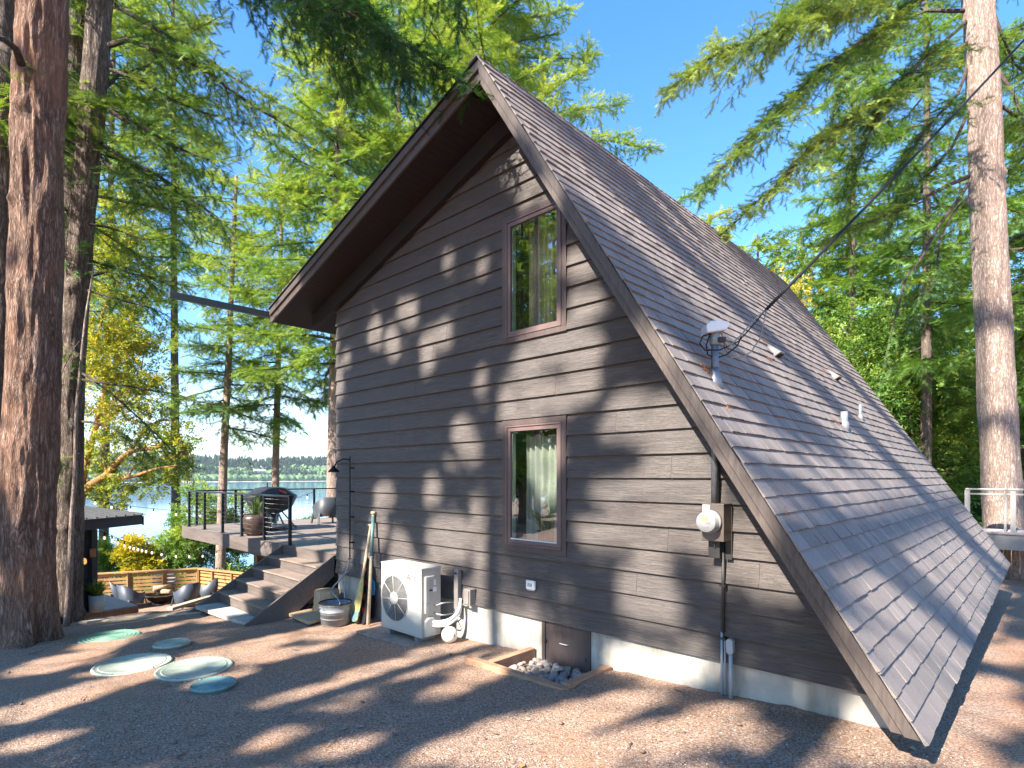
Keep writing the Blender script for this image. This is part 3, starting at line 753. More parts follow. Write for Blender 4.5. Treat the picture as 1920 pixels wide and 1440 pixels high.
# soffit boards
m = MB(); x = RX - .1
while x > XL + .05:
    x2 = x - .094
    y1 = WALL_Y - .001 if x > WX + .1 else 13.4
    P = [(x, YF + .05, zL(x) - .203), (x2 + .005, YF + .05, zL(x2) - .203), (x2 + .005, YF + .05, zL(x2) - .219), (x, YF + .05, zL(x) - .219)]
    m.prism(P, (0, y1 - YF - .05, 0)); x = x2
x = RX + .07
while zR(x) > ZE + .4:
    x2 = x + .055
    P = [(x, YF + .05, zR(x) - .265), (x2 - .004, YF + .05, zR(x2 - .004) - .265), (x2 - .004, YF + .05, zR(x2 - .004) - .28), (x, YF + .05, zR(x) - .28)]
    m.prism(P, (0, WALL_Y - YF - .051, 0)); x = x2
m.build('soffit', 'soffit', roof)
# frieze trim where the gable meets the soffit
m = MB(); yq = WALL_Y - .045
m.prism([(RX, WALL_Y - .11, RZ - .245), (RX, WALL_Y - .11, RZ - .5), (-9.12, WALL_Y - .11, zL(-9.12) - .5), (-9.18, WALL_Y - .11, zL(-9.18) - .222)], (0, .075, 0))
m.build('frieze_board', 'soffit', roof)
MB().box((XL - .03, YF + .03, zL(XL) - .21), (XL - .001, 13.7, zL(XL) - .02)).build('fascia', 'barge', roof)
g = MB(); zg_ = 2.76
g.prism([(XL - .035, 2.66, zg_ + .045), (XL - .13, 2.66, zg_ + .045), (XL - .13, 2.66, zg_ - .02), (XL - .10, 2.66, zg_ - .055), (XL - .035, 2.66, zg_ - .055)], (0, 11.0, 0))
M['gutter'] = simple('gutter_paint', (.075, .082, .068), .4, .2, .1)
g.build('gutter', 'gutter', roof, bevel=.004)
m = MB(); 0 and m.prism([(-8.72, 4.36, 2.95), (-8.72, 4.36, 2.62), (-8.72, 4.62, 2.36), (-8.72, 13.3, 2.36), (-8.72, 13.3, 2.95)], (.14, 0, 0)); pass
MB().box((XE - .19, YF + .06, ZE - .002), (XE - .168, YB - .06, ZE + .12)).build('eave_fascia', 'barge', roof)

# ---------------------------------------------------------------- fixtures on the roof
def on_roof(px, py):
    r = ray(px, py); n = Nn; p0 = Vector((XE, 0, ZE)); return r * (p0.dot(n) / r.dot(n))
SC = (-2.085, 4.72)
t = thing('service_mast', 'short electrical mast with pale weatherhead poking through the shingles', 'service mast', (SC[0], SC[1], zR(SC[0])))
zt = zR(SC[0])
MB().tube([(SC[0], SC[1], zt - .1), (SC[0], SC[1], 1.19)], .031, 20).build('pipe', 'galvdark', t)
m = MB(); b0 = Vector((SC[0], SC[1], zt)); 
m.lathe([(.075, -.11), (.055, .02), (.036, .06), (.035, .12)], b0, 20)
m.obox(b0 + S * .07 + Nn * .006, S * .14, Vector((0, .1, 0)), Nn * .002); m.build('flashing', 'galvdark', t)
hc = Vector((SC[0], SC[1], 1.25)); HS = 1.35; m = MB()
U = Vector((CT, ST, 0)); W = Vector((-ST, CT, 0))
m.prism([hc - U * 0.0910 - W * 0.0780 - V(0, 0, 0.0390), hc - U * 0.0975 - W * 0.0780 + V(0, 0, 0.0260), hc - U * 0.0520 - W * 0.0780 + V(0, 0, 0.0650), hc + U * 0.0910 - W * 0.0780 + V(0, 0, 0.0585), hc + U * 0.1040 - W * 0.0780 + V(0, 0, 0.0260), hc + U * 0.0650 - W * 0.0780 - V(0, 0, 0.0156)], W * 0.1560)
m.build('weatherhead', 'white', t, bevel=.01)
m = MB(); m.lathe([(.036, -.13), (.043, -.12), (.043, -.03), (.036, -.02)], hc, 16); m.build('collar', 'galv', t)
k = MB(); k.obox(hc + U * .045 - V(0, 0, .09) - W * .04, U * .03, W * .02, V(0, 0, .02)); k.build('insulator', 'rust', t)
# service drop and drip loops
def sag(a, b, s, n=24):
    a = Vector(a); b = Vector(b); return [a.lerp(b, i / n) - V(0, 0, 4 * s * (i / n) * (1 - i / n)) for i in range(n + 1)]
far = at(2100, -150, 9.5); sp = at(1437, 580, 5.4); far = sp + (far - sp) * 2.2; A = hc + U * .05 - V(0, 0, .085) - W * .05
cb = thing('power_cable', 'thick black service cable rising from the weatherhead to the upper right', 'cable', A)
def rope(r0, pts, nm, mt, par, n=8): MB().tube(pts, r0, n).build(nm, mt, par)
rope(.016, sag(sp, far, .25), 'cable', 'rubber', cb)
mid = at(1390, 630, 5.0)
M['oldcable'] = simple('weathered_cable', (.30, .24, .17), .7, var=.3, vscale=25)
rope(.007, [sp, at(1415, 598, 5.3), mid + V(0, 0, .01), at(1365, 652, 4.85), A], 'messenger_wire', 'oldcable', cb)
rope(.006, [sp + V(0, 0, .008), at(1418, 603, 5.3), at(1385, 640, 5.0), at(1350, 656, 4.75), at(1322, 657, 4.7), at(1312, 644, 4.72), at(1318, 630, 4.8), hc - V(0, 0, .02)], 'lead_wire', 'rubber', cb)
rope(.006, [sp, at(1432, 605, 5.35), at(1425, 635, 5.3), at(1408, 660, 5.2), at(1395, 668, 5.1), at(1370, 671, 5.0), at(1360, 655, 4.95), at(1357, 635, 4.9), hc + U * .05 - V(0, 0, .01)], 'lead_wire', 'oldcable', cb)
rope(.006, [mid, at(1383, 648, 4.95), at(1362, 665, 4.9), at(1342, 672, 4.85), at(1327, 665, 4.85), at(1324, 648, 4.85), at(1330, 630, 4.85), hc - V(0, 0, .02)], 'lead_wire', 'rubber', cb)
for px, py, nm in ((1448, 660, 'lower'), (1560, 705, 'upper')):
    p = on_roof(px, py); t = thing('roof_vent', 'shingle grey hooded roof vent ' + ('nearest the service mast' if nm == 'lower' else 'farther along the roof beyond the first hood'), 'roof vent', p, 'hooded vents on the steep roof')
    sc = 1.0
    m = MB(); Y = V(0, 1, 0)
    q = [p - S * .13 * sc - Y * .10, p - S * .13 * sc + Y * .10, p + S * .10 + Y * .10, p + S * .10 - Y * .10]
    tp = [p - S * .10 * sc - Y * .07 + Nn * .03, p - S * .10 + Y * .07 + Nn * .03, p + S * .10 + Y * .085 + Nn * .10, p + S * .10 - Y * .085 + Nn * .10]
    m.hexa([q[0], q[1], q[2], q[3], tp[0], tp[1], tp[2], tp[3]]); m.build('hood', 'ventgrey', t, bevel=.008)
    MB().obox(p + S * .06, S * .22, Y * .13, Nn * .003).build('flashing', 'galvdark', t)
    MB().obox(p + S * .101 + Nn * .045, Y * .065, Nn * .03, S * .003).build('opening', 'rubber', t)
for px, py, hh, r_, nm in ((1583, 800, .20, .043, 'wider'), (1613, 785, .22, .024, 'slimmer')):
    p = on_roof(px, py); t = thing('vent_pipe', nm + ' of the two galvanised plumbing pipes standing on the steep roof', 'vent pipe', p, 'plumbing vent pipes')
    MB().lathe([(r_, -.05), (r_, hh), (r_ * .82, hh), (r_ * .82, hh - .08), (.0001, hh - .08)], p, 20).build('pipe', 'galv', t)
    m = MB(); m.lathe([(r_ + .03, -.09), (r_ + .012, .05), (r_ + .002, .07)], p, 20); m.obox(p + S * .06 + Nn * .006, S * .13, V(0, .09, 0), Nn * .002); m.build('flashing', 'galv', t)
# rusty needle drifts caught behind fixtures
rs2 = np.random.RandomState(5); P, T, ti = [], [], []
spots = [((1318, 692), 60, .035), ((1430, 640), 90, .05), ((1437, 672), 50, .05), ((1543, 695), 50, .04), ((1565, 790), 60, .035), ((1606, 783), 25, .025), ((1524, 690), 18, .02), ((1520, 707), 18, .02), ((1360, 765), 14, .02), ((1545, 757), 10, .02), ((1650, 955), 14, .025), ((1600, 1000), 8, .02), ((1470, 960), 6, .02)]
for (px, py), n_, sp_ in spots:
    c0 = on_roof(px, py)
    for _ in range(n_):
        g1, g2 = rs2.randn(2) * sp_; P.append(c0 + S * g2 + V(0, g1, 0) + Nn * (.012 + abs(rs2.randn()) * .012)); a = rs2.rand() * 6.28
        d = (S * math.cos(a) + V(0, math.sin(a), 0)) ; e = d.cross(Nn); L = .012 + .02 * rs2.rand()
        T.append(np.array([d * L, e * .004, Nn * .005]).T); ti.append(rs2.rand())
for _ in range(2200):      # needles lodged along the courses
    c = rs2.randint(0, 40); y = YF + rs2.rand() * (YB - YF); o = base - S * (c * EX - .004) + V(0, y, 0) + Nn * .012; a = rs2.randn() * .5
    d = (V(0, 1, 0) * math.cos(a) + S * math.sin(a)); e = d.cross(Nn); L = .008 + .018 * rs2.rand()
    P.append(o); T.append(np.array([d * L, e * .003, Nn * .004]).T); ti.append(rs2.rand() * .5)
M['rneedle'] = foliage('rusty_needle', (.16, .07, .03), (.50, .19, .07), (.72, .32, .12), 0, .9)
v, f, t_ = instance(np.array([tuple(p) for p in P]), np.array(T), lf, tfq, np.array(ti))
tag(np_mesh('needle_litter', v, f, 'rneedle', smooth=False, tint=t_), 'rusty fir needles lodged among the shingles', None, kind='stuff')

# ---------------------------------------------------------------- fixtures on the gable wall
def wp(px, py, off=.0): return on_y(px, py, WALL_Y - off)
y = WALL_Y - .026
t = thing('electric_meter', 'grey brown electric meter box with round glass meter on the gable wall', 'electric meter', wp(1342, 980))
a, b = wp(1316, 1013, .2), wp(1357, 945, .2)
bx = MB().box((a.x, WALL_Y - .2, a.z), (b.x, y, b.z)).build('box', 'boxbrown', t, bevel=.004)
mc = wp(1333, 978, .2); MB().lathe([(.098, 0), (.098, .03), (.092, .035), (.086, .04), (.086, .095), (.078, .105), (.0001, .106)], (mc.x, WALL_Y - .2, mc.z), 32, axis='Y').build('meter', 'metergrey', t)
ob = [o for o in bpy.data.objects if o.name == 'meter'][0]
MB().box((mc.x - .035, WALL_Y - .308, mc.z + .012), (mc.x + .022, WALL_Y - .3055, mc.z + .05)).build('display', 'lcd', t)
MB().box((mc.x - .03, WALL_Y - .308, mc.z - .045), (mc.x + .03, WALL_Y - .3055, mc.z - .04)).box((mc.x + .0, WALL_Y - .308, mc.z - .012), (mc.x + .04, WALL_Y - .3055, mc.z + .006)).build('marking', 'textgrey', t)
c1, c2 = wp(1328, 1045, .12), wp(1372, 950, .05)
MB().box((c1.x, WALL_Y - .12, c1.z), (c1.x + .10, WALL_Y - .03, a.z - .002)).build('lug_box', 'darkpipe', t, bevel=.003)
MB().box((c1.x + .12, WALL_Y - .05, c1.z - .01), (c2.x, y, c2.z)).build('backboard', 'darkpipe', t)
k1 = wp(1327, 958, .205); MB().box((a.x + .008, WALL_Y - .203, b.z - .075), (a.x + .07, WALL_Y - .201, b.z - .012)).build('label', 'white', t)
MB().tube([(SC[0], SC[1], b.z), (SC[0], SC[1], zR(SC[0]) - .1)], .031, 20).tube([(a.x + .03, WALL_Y - .04, b.z), (a.x + .03, WALL_Y - .04, zR(a.x) - .3)], .011, 10).build('riser_pipe', 'galvdark', t)
ln = wp(1333, 1012, .2); MB().tube([(c1.x + .06, WALL_Y - .125, a.z - .07), (c1.x + .06, WALL_Y - .125, a.z - .02)], .006, 8).build('padlock', 'steel', t)
cd = wp(1356, 1045, .05); gd = wp(1356, 1300, .05)
t = thing('conduit', 'dark vertical conduit running from the meter down to the ground', 'conduit', (gd.x, WALL_Y - .05, gd.z))
MB().tube([(gd.x, WALL_Y - .05, gd.z + .52), (gd.x, WALL_Y - .05, c1.z + .16)], .014, 12).build('upper_pipe', 'darkpipe', t)
MB().tube([(gd.x - .012, WALL_Y - .05, gd.z - .05), (gd.x - .012, WALL_Y - .05, gd.z + .52)], .011, 12).build('lower_pipe', 'greypvc', t)
MB().tube([(gd.x + .014, WALL_Y - .045, gd.z - .05), (gd.x + .014, WALL_Y - .045, gd.z + .47)], .009, 12).build('lower_pipe', 'greypvc', t)
for zz_ in (cd.z - .25, cd.z - .7): MB().box((gd.x - .025, WALL_Y - .07, zz_), (gd.x + .025, y, zz_ + .018)).build('strap', 'darkpipe', t)
gp = on_y(1370, 1302, WALL_Y - .09); gt = on_y(1370, 1197, WALL_Y - .09)
t = thing('conduit_stub', 'light grey plastic conduit with oval capped fitting beside the dark conduit', 'conduit fitting', gp)
MB().tube([gp - V(0, 0, .05), V(gp.x, gp.y, gt.z - .12)], .017, 14).build('pipe', 'greypvc', t)
m = MB(); cz = gt.z - .065; n = 14; pl = [(gp.x + .03 * math.cos(2 * PI * k / n), gp.y - .03, cz + (.035 if math.sin(2 * PI * k / n) > 0 else -.035) + .03 * math.sin(2 * PI * k / n)) for k in range(n)]
m.prism(pl[::-1], (0, .05, 0)); m.build('fitting', 'greypvc', t, bevel=.004)
vb = wp(1000, 1096)
t = thing('wall_outlet', 'small white plastic outlet box on the siding above the crawl door', 'outlet box', vb)
MB().box((vb.x - .066, WALL_Y - .055, vb.z - .05), (vb.x + .066, y, vb.z + .05)).build('box', 'white', t, bevel=.008)
MB().box((vb.x - .036, WALL_Y - .057, vb.z - .016), (vb.x + .024, WALL_Y - .0552, vb.z + .018)).build('slot', 'textgrey', t)
MB().box((vb.x - .026, WALL_Y - .060, vb.z - .008), (vb.x + .016, WALL_Y - .0572, vb.z + .010)).build('cover', 'acwhite', t)
MB().box((vb.x - .05, WALL_Y - .05, vb.z - .062), (vb.x + .05, y, vb.z - .051)).build('lip', 'greypvc', t)
# ================================================================ things along the wall
AX0, AX1, AY0, AY1, AZ0, AZ1 = -6.44, -5.58, 4.27, 4.57, -1.985, -1.135
gz = zgf(-6, 4.4)
t = thing('air_conditioner', 'white outdoor heat pump unit with round fan grille against the wall', 'heat pump', (-6.0, 4.4, gz))
cab = MB()
# front sheet with a round opening
fc_, fr_ = Vector((-6.14, AY0, -1.575)), .285
n = 40; ringo = [(fc_.x + fr_ * math.cos(2 * PI * k / n), AY0, fc_.z + fr_ * math.sin(2 * PI * k / n)) for k in range(n)]
def onrect(k):
    a = 2 * PI * k / n; dx, dz = math.cos(a), math.sin(a)
    tx = ((AX1 if dx > 0 else AX0) - fc_.x) / dx if abs(dx) > 1e-6 else 9; tz = ((AZ1 if dz > 0 else AZ0) - fc_.z) / dz if abs(dz) > 1e-6 else 9
    s_ = min(tx, tz); return (fc_.x + dx * s_, AY0, fc_.z + dz * s_)
rect = [onrect(k) for k in range(n)]
cab.add(ringo + rect, [(k, (k + 1) % n, n + (k + 1) % n, n + k) for k in range(n)])
for cx_, cz_ in ((AX0, AZ0), (AX1, AZ0), (AX0, AZ1), (AX1, AZ1)):
    near_ = sorted(range(n), key=lambda k: abs(rect[k][0] - cx_) + abs(rect[k][2] - cz_))[:2]
    cab.add([rect[near_[0]], rect[near_[1]], (cx_, AY0, cz_)], [(0, 1, 2)])
cab.add([(AX0, AY0, AZ1), (AX1, AY0, AZ1), (AX1, AY1, AZ1), (AX0, AY1, AZ1), (AX0, AY0, AZ0), (AX1, AY0, AZ0), (AX1, AY1, AZ0), (AX0, AY1, AZ0)], [(0, 1, 2, 3), (4, 7, 6, 5), (0, 3, 7, 4), (3, 2, 6, 7)])
cb_ = cab.build('cabinet', 'acwhite', t)
MB().box((AX0 - .006, AY0 - .006, AZ1 - .02), (AX1 + .006, AY1 + .006, AZ1 + .006)).build('top_panel', 'acwhite', t, bevel=.006)
MB().box((AX1 - .002, AY0 + .001, AZ0), (AX1 + .002, AY1, AZ1 - .021)).build('side_panel', 'acpanel', t)
MB().box((AX1 - .03, AY0 - .003, AZ0), (AX1 - .022, AY0 - .0003, AZ1 - .02)).box((AX0, AY0 - .003, AZ0 + .02), (AX1 - .031, AY0 - .0004, AZ0 + .026)).build('seam', 'acpanel', t)
m = MB(); m.lathe([(.0001, 0), (fr_ + .002, 0)], (fc_.x, AY0 + .10, fc_.z), n, axis='Y')
m.lathe([(fr_ + .001, -.0), (fr_ + .001, .10)], (fc_.x, AY0 + .10, fc_.z), n, axis='Y'); m.build('fan_recess', 'acdark', t)
m = MB()
for k in range(3):
    a = 2 * PI * k / 3 + .4; pts = []
    for r_, da, dz_ in ((.05, -.5, .0), (.27, -.25, -.02), (.275, .75, .03), (.05, .4, .02)):
        pts.append(V(fc_.x + r_ * math.cos(a + da), AY0 + .06 + dz_, fc_.z + r_ * math.sin(a + da)))
    m.add(pts + [p + V(0, .004, 0) for p in pts], [(0, 1, 2, 3), (7, 6, 5, 4)])
m.build('fan_blades', 'acblade', t)
m = MB(); 
for r_ in [.085 + .0135 * i for i in range(16)]:
    m.tube([(fc_.x + r_ * math.cos(2 * PI * k / 40), AY0 - .006, fc_.z + r_ * math.sin(2 * PI * k / 40)) for k in range(41)], .0016, 4, cap=False)
for k in range(8):
    a = 2 * PI * k / 8 + .12; m.tube([(fc_.x + .07 * math.cos(a), AY0 - .008, fc_.z + .07 * math.sin(a)), (fc_.x + .292 * math.cos(a), AY0 - .006, fc_.z + .292 * math.sin(a))], .0042, 6)
m.tube([(fc_.x + .292 * math.cos(2 * PI * k / 40), AY0 - .004, fc_.z + .292 * math.sin(2 * PI * k / 40)) for k in range(41)], .006, 6, cap=False)
m.build('fan_grille', 'acwhite', t)
MB().lathe([(.0001, .022), (.05, .02), (.082, .012), (.086, 0)][::-1], (fc_.x, AY0 - .004, fc_.z), 28, axis='Y').build('hub_cap', 'acwhite', t)
# maker's badge: three red diamonds and two lines of grey print
lx, lz = -5.835, -1.265; m = MB(); h_ = .0125; w_ = h_ * .577
def dia(cx_, cz_, ang):
    ux = (math.sin(ang), math.cos(ang)); vx = (math.cos(ang), -math.sin(ang)); s_ = .022
    q = [(0, 0), (s_, s_ * .577), (2 * s_, 0), (s_, -s_ * .577)]
    P = [(cx_ + a_ * ux[0] + b_ * vx[0], AY0 - .0025, cz_ + a_ * ux[1] + b_ * vx[1]) for a_, b_ in q]; m.add(P, [(0, 1, 2, 3)])
for ang in (0, R(120), R(240)): dia(lx, lz, ang)
m.build('badge', 'red', t)
for row, s_ in (('MITSUBISHI', .030), ('ELECTRIC', .030)):
    tm = text_mb(row, s_, .0006); dz_ = .004 if row[0] == 'M' else -.026
    tm.v = [(lx + .042 + p[0] * .74, AY0 - .002 - p[2], lz + dz_ + p[1]) for p in tm.v]; tm.build('lettering', 'textgrey', t)
# service side: covers, handle, label
sx = AX1 + .002
MB().box((sx, AY0 + .045, -1.56), (sx + .03, AY0 + .10, -1.235)).box((sx, AY0 + .10, -1.275), (sx + .02, AY0 + .19, -1.235)).build('handle_cover', 'acwhite', t, bevel=.006)
MB().box((sx, AY0 + .045, -1.69), (sx + .028, AY0 + .10, -1.562)).build('valve_cover', 'acwhite', t, bevel=.006)
m = MB(); m.prism([(sx, AY0 + .035, -1.97), (sx, AY0 + .19, -1.97), (sx, AY0 + .19, -1.77), (sx, AY0 + .15, -1.745), (sx, AY0 + .08, -1.745), (sx, AY0 + .035, -1.78)], (.05, 0, 0)); m.build('pipe_cover', 'acwhite', t, bevel=.008)
MB().box((sx - .001, AY0 + .16, -1.262), (sx + .001, AY0 + .205, -1.245)).build('grip_slot', 'rubber', t); MB().box((sx - .001, AY0 + .10, -1.425), (sx + .001, AY0 + .17, -1.405)).build('grip_slot', 'rubber', t)
MB().box((sx - .001, AY0 + .18, -1.44), (sx + .0012, AY0 + .235, -1.38)).box((sx - .001, AY0 + .19, -1.36), (sx + .0012, AY0 + .225, -1.29)).build('rating_label', 'white', t)
for xa_ in (AX0 + .1, AX1 - .16): MB().box((xa_, AY0 + .02, gz - .02), (xa_ + .06, AY1 - .01, AZ0)).build('foot', 'galv', t)
gz2 = zgf(-6.0, 4.3)
pad = MB().prism([(-6.75, 4.08, gz2 - .02), (-5.45, 4.08, gz2 + .01), (-5.45, 4.78, gz2 + .0), (-6.75, 4.78, gz2 - .02)], (0, 0, .022)).build('concrete_pad', 'padmat'); tag(pad, 'thin concrete pad beneath the white heat pump', 'pad'); settle(pad, (-6.1, 4.4, gz2))
# line set: duct cover down the wall and insulated pipes curving to the unit
lc = wp(865, 1080)
t = thing('line_set', 'taupe duct cover on the wall with white insulated pipes curving to the heat pump', 'pipe cover', (lc.x, WALL_Y - .05, -2.0))
zt_, zb_ = wp(865, 1062).z, wp(865, 1150).z
m = MB(); m.box((lc.x - .038, WALL_Y - .095, zb_), (lc.x + .038, WALL_Y - .026, zt_ - .06)); m.lathe([(.038, -.035), (.038, .035)], (lc.x, WALL_Y - .06, zt_ - .06), 20, axis='Y', sx=1); m.build('duct_cover', 'taupe', t, bevel=.008)
def spline(P, n=10):
    P = [Vector(p) for p in P]; Q = [P[0] * 2 - P[1]] + P + [P[-1] * 2 - P[-2]]; out = []
    for i in range(1, len(Q) - 2):
        for k in range(n):
            u = k / n; a_, b_, c_, d_ = Q[i - 1], Q[i], Q[i + 1], Q[i + 2]
            out.append(.5 * ((2 * b_) + (c_ - a_) * u + (2 * a_ - 5 * b_ + 4 * c_ - d_) * u * u + (3 * b_ - a_ - 3 * c_ + d_) * u ** 3))
    return out + [P[-1]]
for k, (oy, oz, rr) in enumerate(((.0, .0, .021), (-.035, -.035, .021))):
    MB().tube(spline([on_y(px_, py_ + k * 7, yy_) for px_, py_, yy_ in ((812, 1166, 4.42), (826, 1166, 4.46), (842, 1162, 4.55), (855, 1152, 4.64), (862, 1138, 4.70), (864, 1122, 4.73))]), rr, 14).build('insulated_pipe', 'white', t)
for z_ in (-1.60, -1.69): MB().tube(spline([(sx, AY0 + .2, z_ - .02), (sx + .12, AY0 + .25, z_ + (.03 if z_ > -1.65 else -.03)), (lc.x - .12, WALL_Y - .04, -1.62 if z_ > -1.65 else -1.76), (lc.x - .03, WALL_Y - .05, -1.62 if z_ > -1.65 else -1.75)]), .008, 8).build('cable', 'copperpipe', t)
db = wp(888, 1117)
t = thing('disconnect_box', 'small taupe electrical box right of the duct cover near the wall base', 'electrical box', db)
MB().box((db.x - .055, WALL_Y - .12, db.z - .105), (db.x + .065, WALL_Y - .026, db.z + .10)).build('box', 'taupe', t, bevel=.005)
MB().box((db.x - .045, WALL_Y - .135, db.z - .085), (db.x + .05, WALL_Y - .121, db.z + .085)).build('cover', 'taupe', t, bevel=.006)
MB().tube([(db.x - .05, WALL_Y - .06, db.z - .10), (db.x - .02, WALL_Y - .06, db.z - .13), (lc.x + .03, WALL_Y - .06, db.z - .11)], .011, 8).build('whip', 'copperpipe', t)
bc = on_z(843, 1203, zgf(-5.1, 4.2)); bp = Vector((bc.x, bc.y, zgf(bc.x, bc.y)))
M['ball'] = simple('ball_cover', (.80, .74, .62), .45, 0, .06, 20, .15, 25)
t = thing('ball', 'white ball with small black mark resting beside the heat pump', 'ball', bp)
MB().ball(bp + V(0, 0, .1), .1, 32, 20).build('cover', 'ball', t)
fd = (-(bp + V(0, 0, .1))).normalized(); sd_, up_ = frame_from(fd)
m = MB()
for a_, b_ in ((0.02, .025), (.035, .03), (.02, .015), (.03, .01)):
    c_ = bp + V(0, 0, .1) + (fd + sd_ * (-a_ * 1.5) + up_ * b_ * 3).normalized() * .1; m.obox(c_, sd_ * .004, up_ * .0035, fd * .001)
pts = [bp + V(0, 0, .1) + (fd - sd_ * (.55 + .12 * math.sin(k * .5)) + up_ * (.15 - k * .12)).normalized() * .101 for k in range(6)]
m.tube(pts, [.002, .004, .005, .005, .004, .002], 6); m.build('mark', 'rubber', t)

# crawl space well: timber kerb filled with river stones
t = thing('timber_edging', 'low reddish timber kerb boxing the stone filled pit at the crawl door', 'timber kerb', (-3.72, 4.4, -2.0))
zl, zr_ = -1.925, -1.895
MB().box((PX0 - .05, PY0 - .005, -2.25), (PX0 + .035, WALL_Y - .01, zl)).build('timber', 'timber_red', t, bevel=.006)
MB().box((PX0 - .28, PY0 - .085, -2.25), (PX1 + .05, PY0 - .002, zl + .012)).build('timber', 'timber_red', t, bevel=.006)
MB().box((PX1 - .035, PY0 - .0, -2.25), (PX1 + .048, WALL_Y - .01, zr_)).build('timber', 'timber_red', t, bevel=.006)
rs3 = np.random.RandomState(12); protos = []
for k in range(5):
    b_ = MB().ball((0, 0, 0), 1, 12, 8); me_ = b_
    q = rs3.rand(3)
    b_.v = [tuple(np.array(p) * (1 + .12 * math.sin(3 * p[0] + k) + .08 * math.cos(4 * p[1] + k * 2))) for p in b_.v]; protos.append(b_)
first = {}
cells = []
for i_ in range(13):
    for j_ in range(8): cells.append((PX0 + .07 + (PX1 - PX0 - .14) * (i_ + .5) / 13, PY0 + .05 + (WALL_Y - PY0 - .10) * (j_ + .5) / 8))
rs3.shuffle(cells)
for (x_, y_) in cells:
    if rs3.rand() < .12: continue
    k = rs3.randint(0, 5)
    if k not in first:
        o = protos[k].build('river_stone', ['stone', 'stonew', 'stone', 'stoned', 'stonew'][k]); first[k] = o
    else: o = first[k].copy(); COL.objects.link(o)
    r_ = rs3.uniform(.024, .050); x_ += rs3.randn() * .015; y_ += rs3.randn() * .015; y_ = min(y_, WALL_Y - .06)
    o.location = (x_, y_, -2.07 + r_ * rs3.uniform(.4, .9) + (.02 if r_ < .045 else 0)); o.scale = (r_ * rs3.uniform(1, 1.35), r_ * rs3.uniform(.8, 1.1), r_ * rs3.uniform(.5, .75)); o.rotation_euler = (rs3.randn() * .25, rs3.randn() * .25, rs3.rand() * 6)
    tag(o, 'rounded river stone lying in the timber edged pit at the crawl door', 'stone', 'river stones in the crawl door pit')

# septic lids
def lid(px, py, hw, name_lab, mat, h, half_buried=False, group='green plastic tank lids in the gravel'):
    p = on_z(px, py, -2.2); p = on_z(px, py, zgf(p.x, p.y)); p = on_z(px, py, zgf(p.x, p.y)); X = (p.x * CT + p.y * ST); Y = -p.x * ST + p.y * CT
    r_ = hw / F * Y; z0 = zgf(p.x, p.y) - .01
    t = thing('tank_lid', name_lab, 'tank lid', (p.x, p.y, z0), group)
    m = MB(); top = z0 + h
    m.lathe([(r_ * .985, -.04), (r_ * .985, h - .012), (r_, h - .012), (r_, h + .004), (r_ * .985, h + .012), (r_ * .93, h + .014), (r_ * .92, h + .009), (.0001, h + .013)], (p.x, p.y, z0), 56); m.build('cover', mat, t)
    m = MB()
    for q in (range(1, 7) if hw < 60 else (6,)): m.lathe([(r_ * q / 7.5, h + .006), (r_ * q / 7.5 + .006, h + .0148), (r_ * q / 7.5 + .013, h + .0148), (r_ * q / 7.5 + .019, h + .006)][::-1], (p.x, p.y, z0), 48)
    m.build('ribbing', mat, t)
    m = MB()
    for q in range(6):
        a_ = q * PI / 3 + .3; m.lathe([(.009, h + .006), (.009, h + .021), (.0001, h + .021)], (p.x + r_ * .955 * math.cos(a_), p.y + r_ * .955 * math.sin(a_), z0), 8)
    m.build('screw', 'steel', t); return t
lid(206, 1194, 49, 'bright green round lid partly buried in gravel, farthest of the five', 'lidgreen', .012)
lid(322, 1213, 31, 'small raised green round lid behind the two large pale lids', 'lid', .055)
lid(249, 1249, 64, 'large pale green round lid, left one of the two big lids', 'lid', .03)
lid(365, 1257, 65, 'large pale green round lid, right one of the two big lids', 'lid', .03)
lid(400, 1291, 39, 'small raised blue green round lid nearest to the camera', 'lidblue', .05)

# ---------------------------------------------------------------- leaning things, tub, shower, log
tb = on_z(629, 1172, zgf(-7.8, 4.2)); tb = Vector((tb.x, tb.y, zgf(tb.x, tb.y)))
t = thing('galvanised_tub', 'galvanised steel tub with ribbed side standing by the stairs', 'tub', tb)
r_ = .225; MB().lathe([(r_ * .82, 0), (r_ * .87, .02), (r_ * .9, .10), (r_ * .93, .105), (r_ * .93, .115), (r_ * .91, .12), (r_ * .955, .20), (r_ * .985, .205), (r_ * .985, .215), (r_ * .96, .22), (r_ * 1.0, .30), (r_ * 1.04, .305), (r_ * 1.04, .318), (r_ * .98, .315), (r_ * .9, .03), (.0001, .025)], tb, 40).build('shell', 'galv', t)
MB().tube([(tb.x + .07 * math.cos(a_), tb.y - r_ * 1.03, tb.z + .25 + .03 * math.sin(a_)) for a_ in [PI * k / 8 for k in range(9)]], .005, 6).build('handle', 'galv', t)
MB().tube([(tb.x + r_ * 1.02 * math.cos(2 * PI * k / 24), tb.y + r_ * 1.02 * math.sin(2 * PI * k / 24), tb.z + .322) for k in range(25)], .011, 6).build('rim', 'rubber', t)
def lean(px0, py0, px1, py1, off0, off1):
    a_ = on_y(px0, py0, WALL_Y - off0); b_ = on_y(px1, py1, WALL_Y - off1); return a_, b_
def board_shape(a_, b_, prof, th, nm, mat, par, face=V(0, -1, 0)):
    d = (b_ - a_); L = d.length; d.normalize(); w = d.cross(face).normalized(); nn_ = w.cross(d).normalized(); m = MB()
    left = [a_ + d * (L * s_) - w * hw for s_, hw in prof]; right = [a_ + d * (L * s_) + w * hw for s_, hw in prof]
    poly = left + right[::-1]
    m.prism([p - nn_ * th / 2 for p in poly], nn_ * th); return m.build(nm, mat, par, bevel=.004)
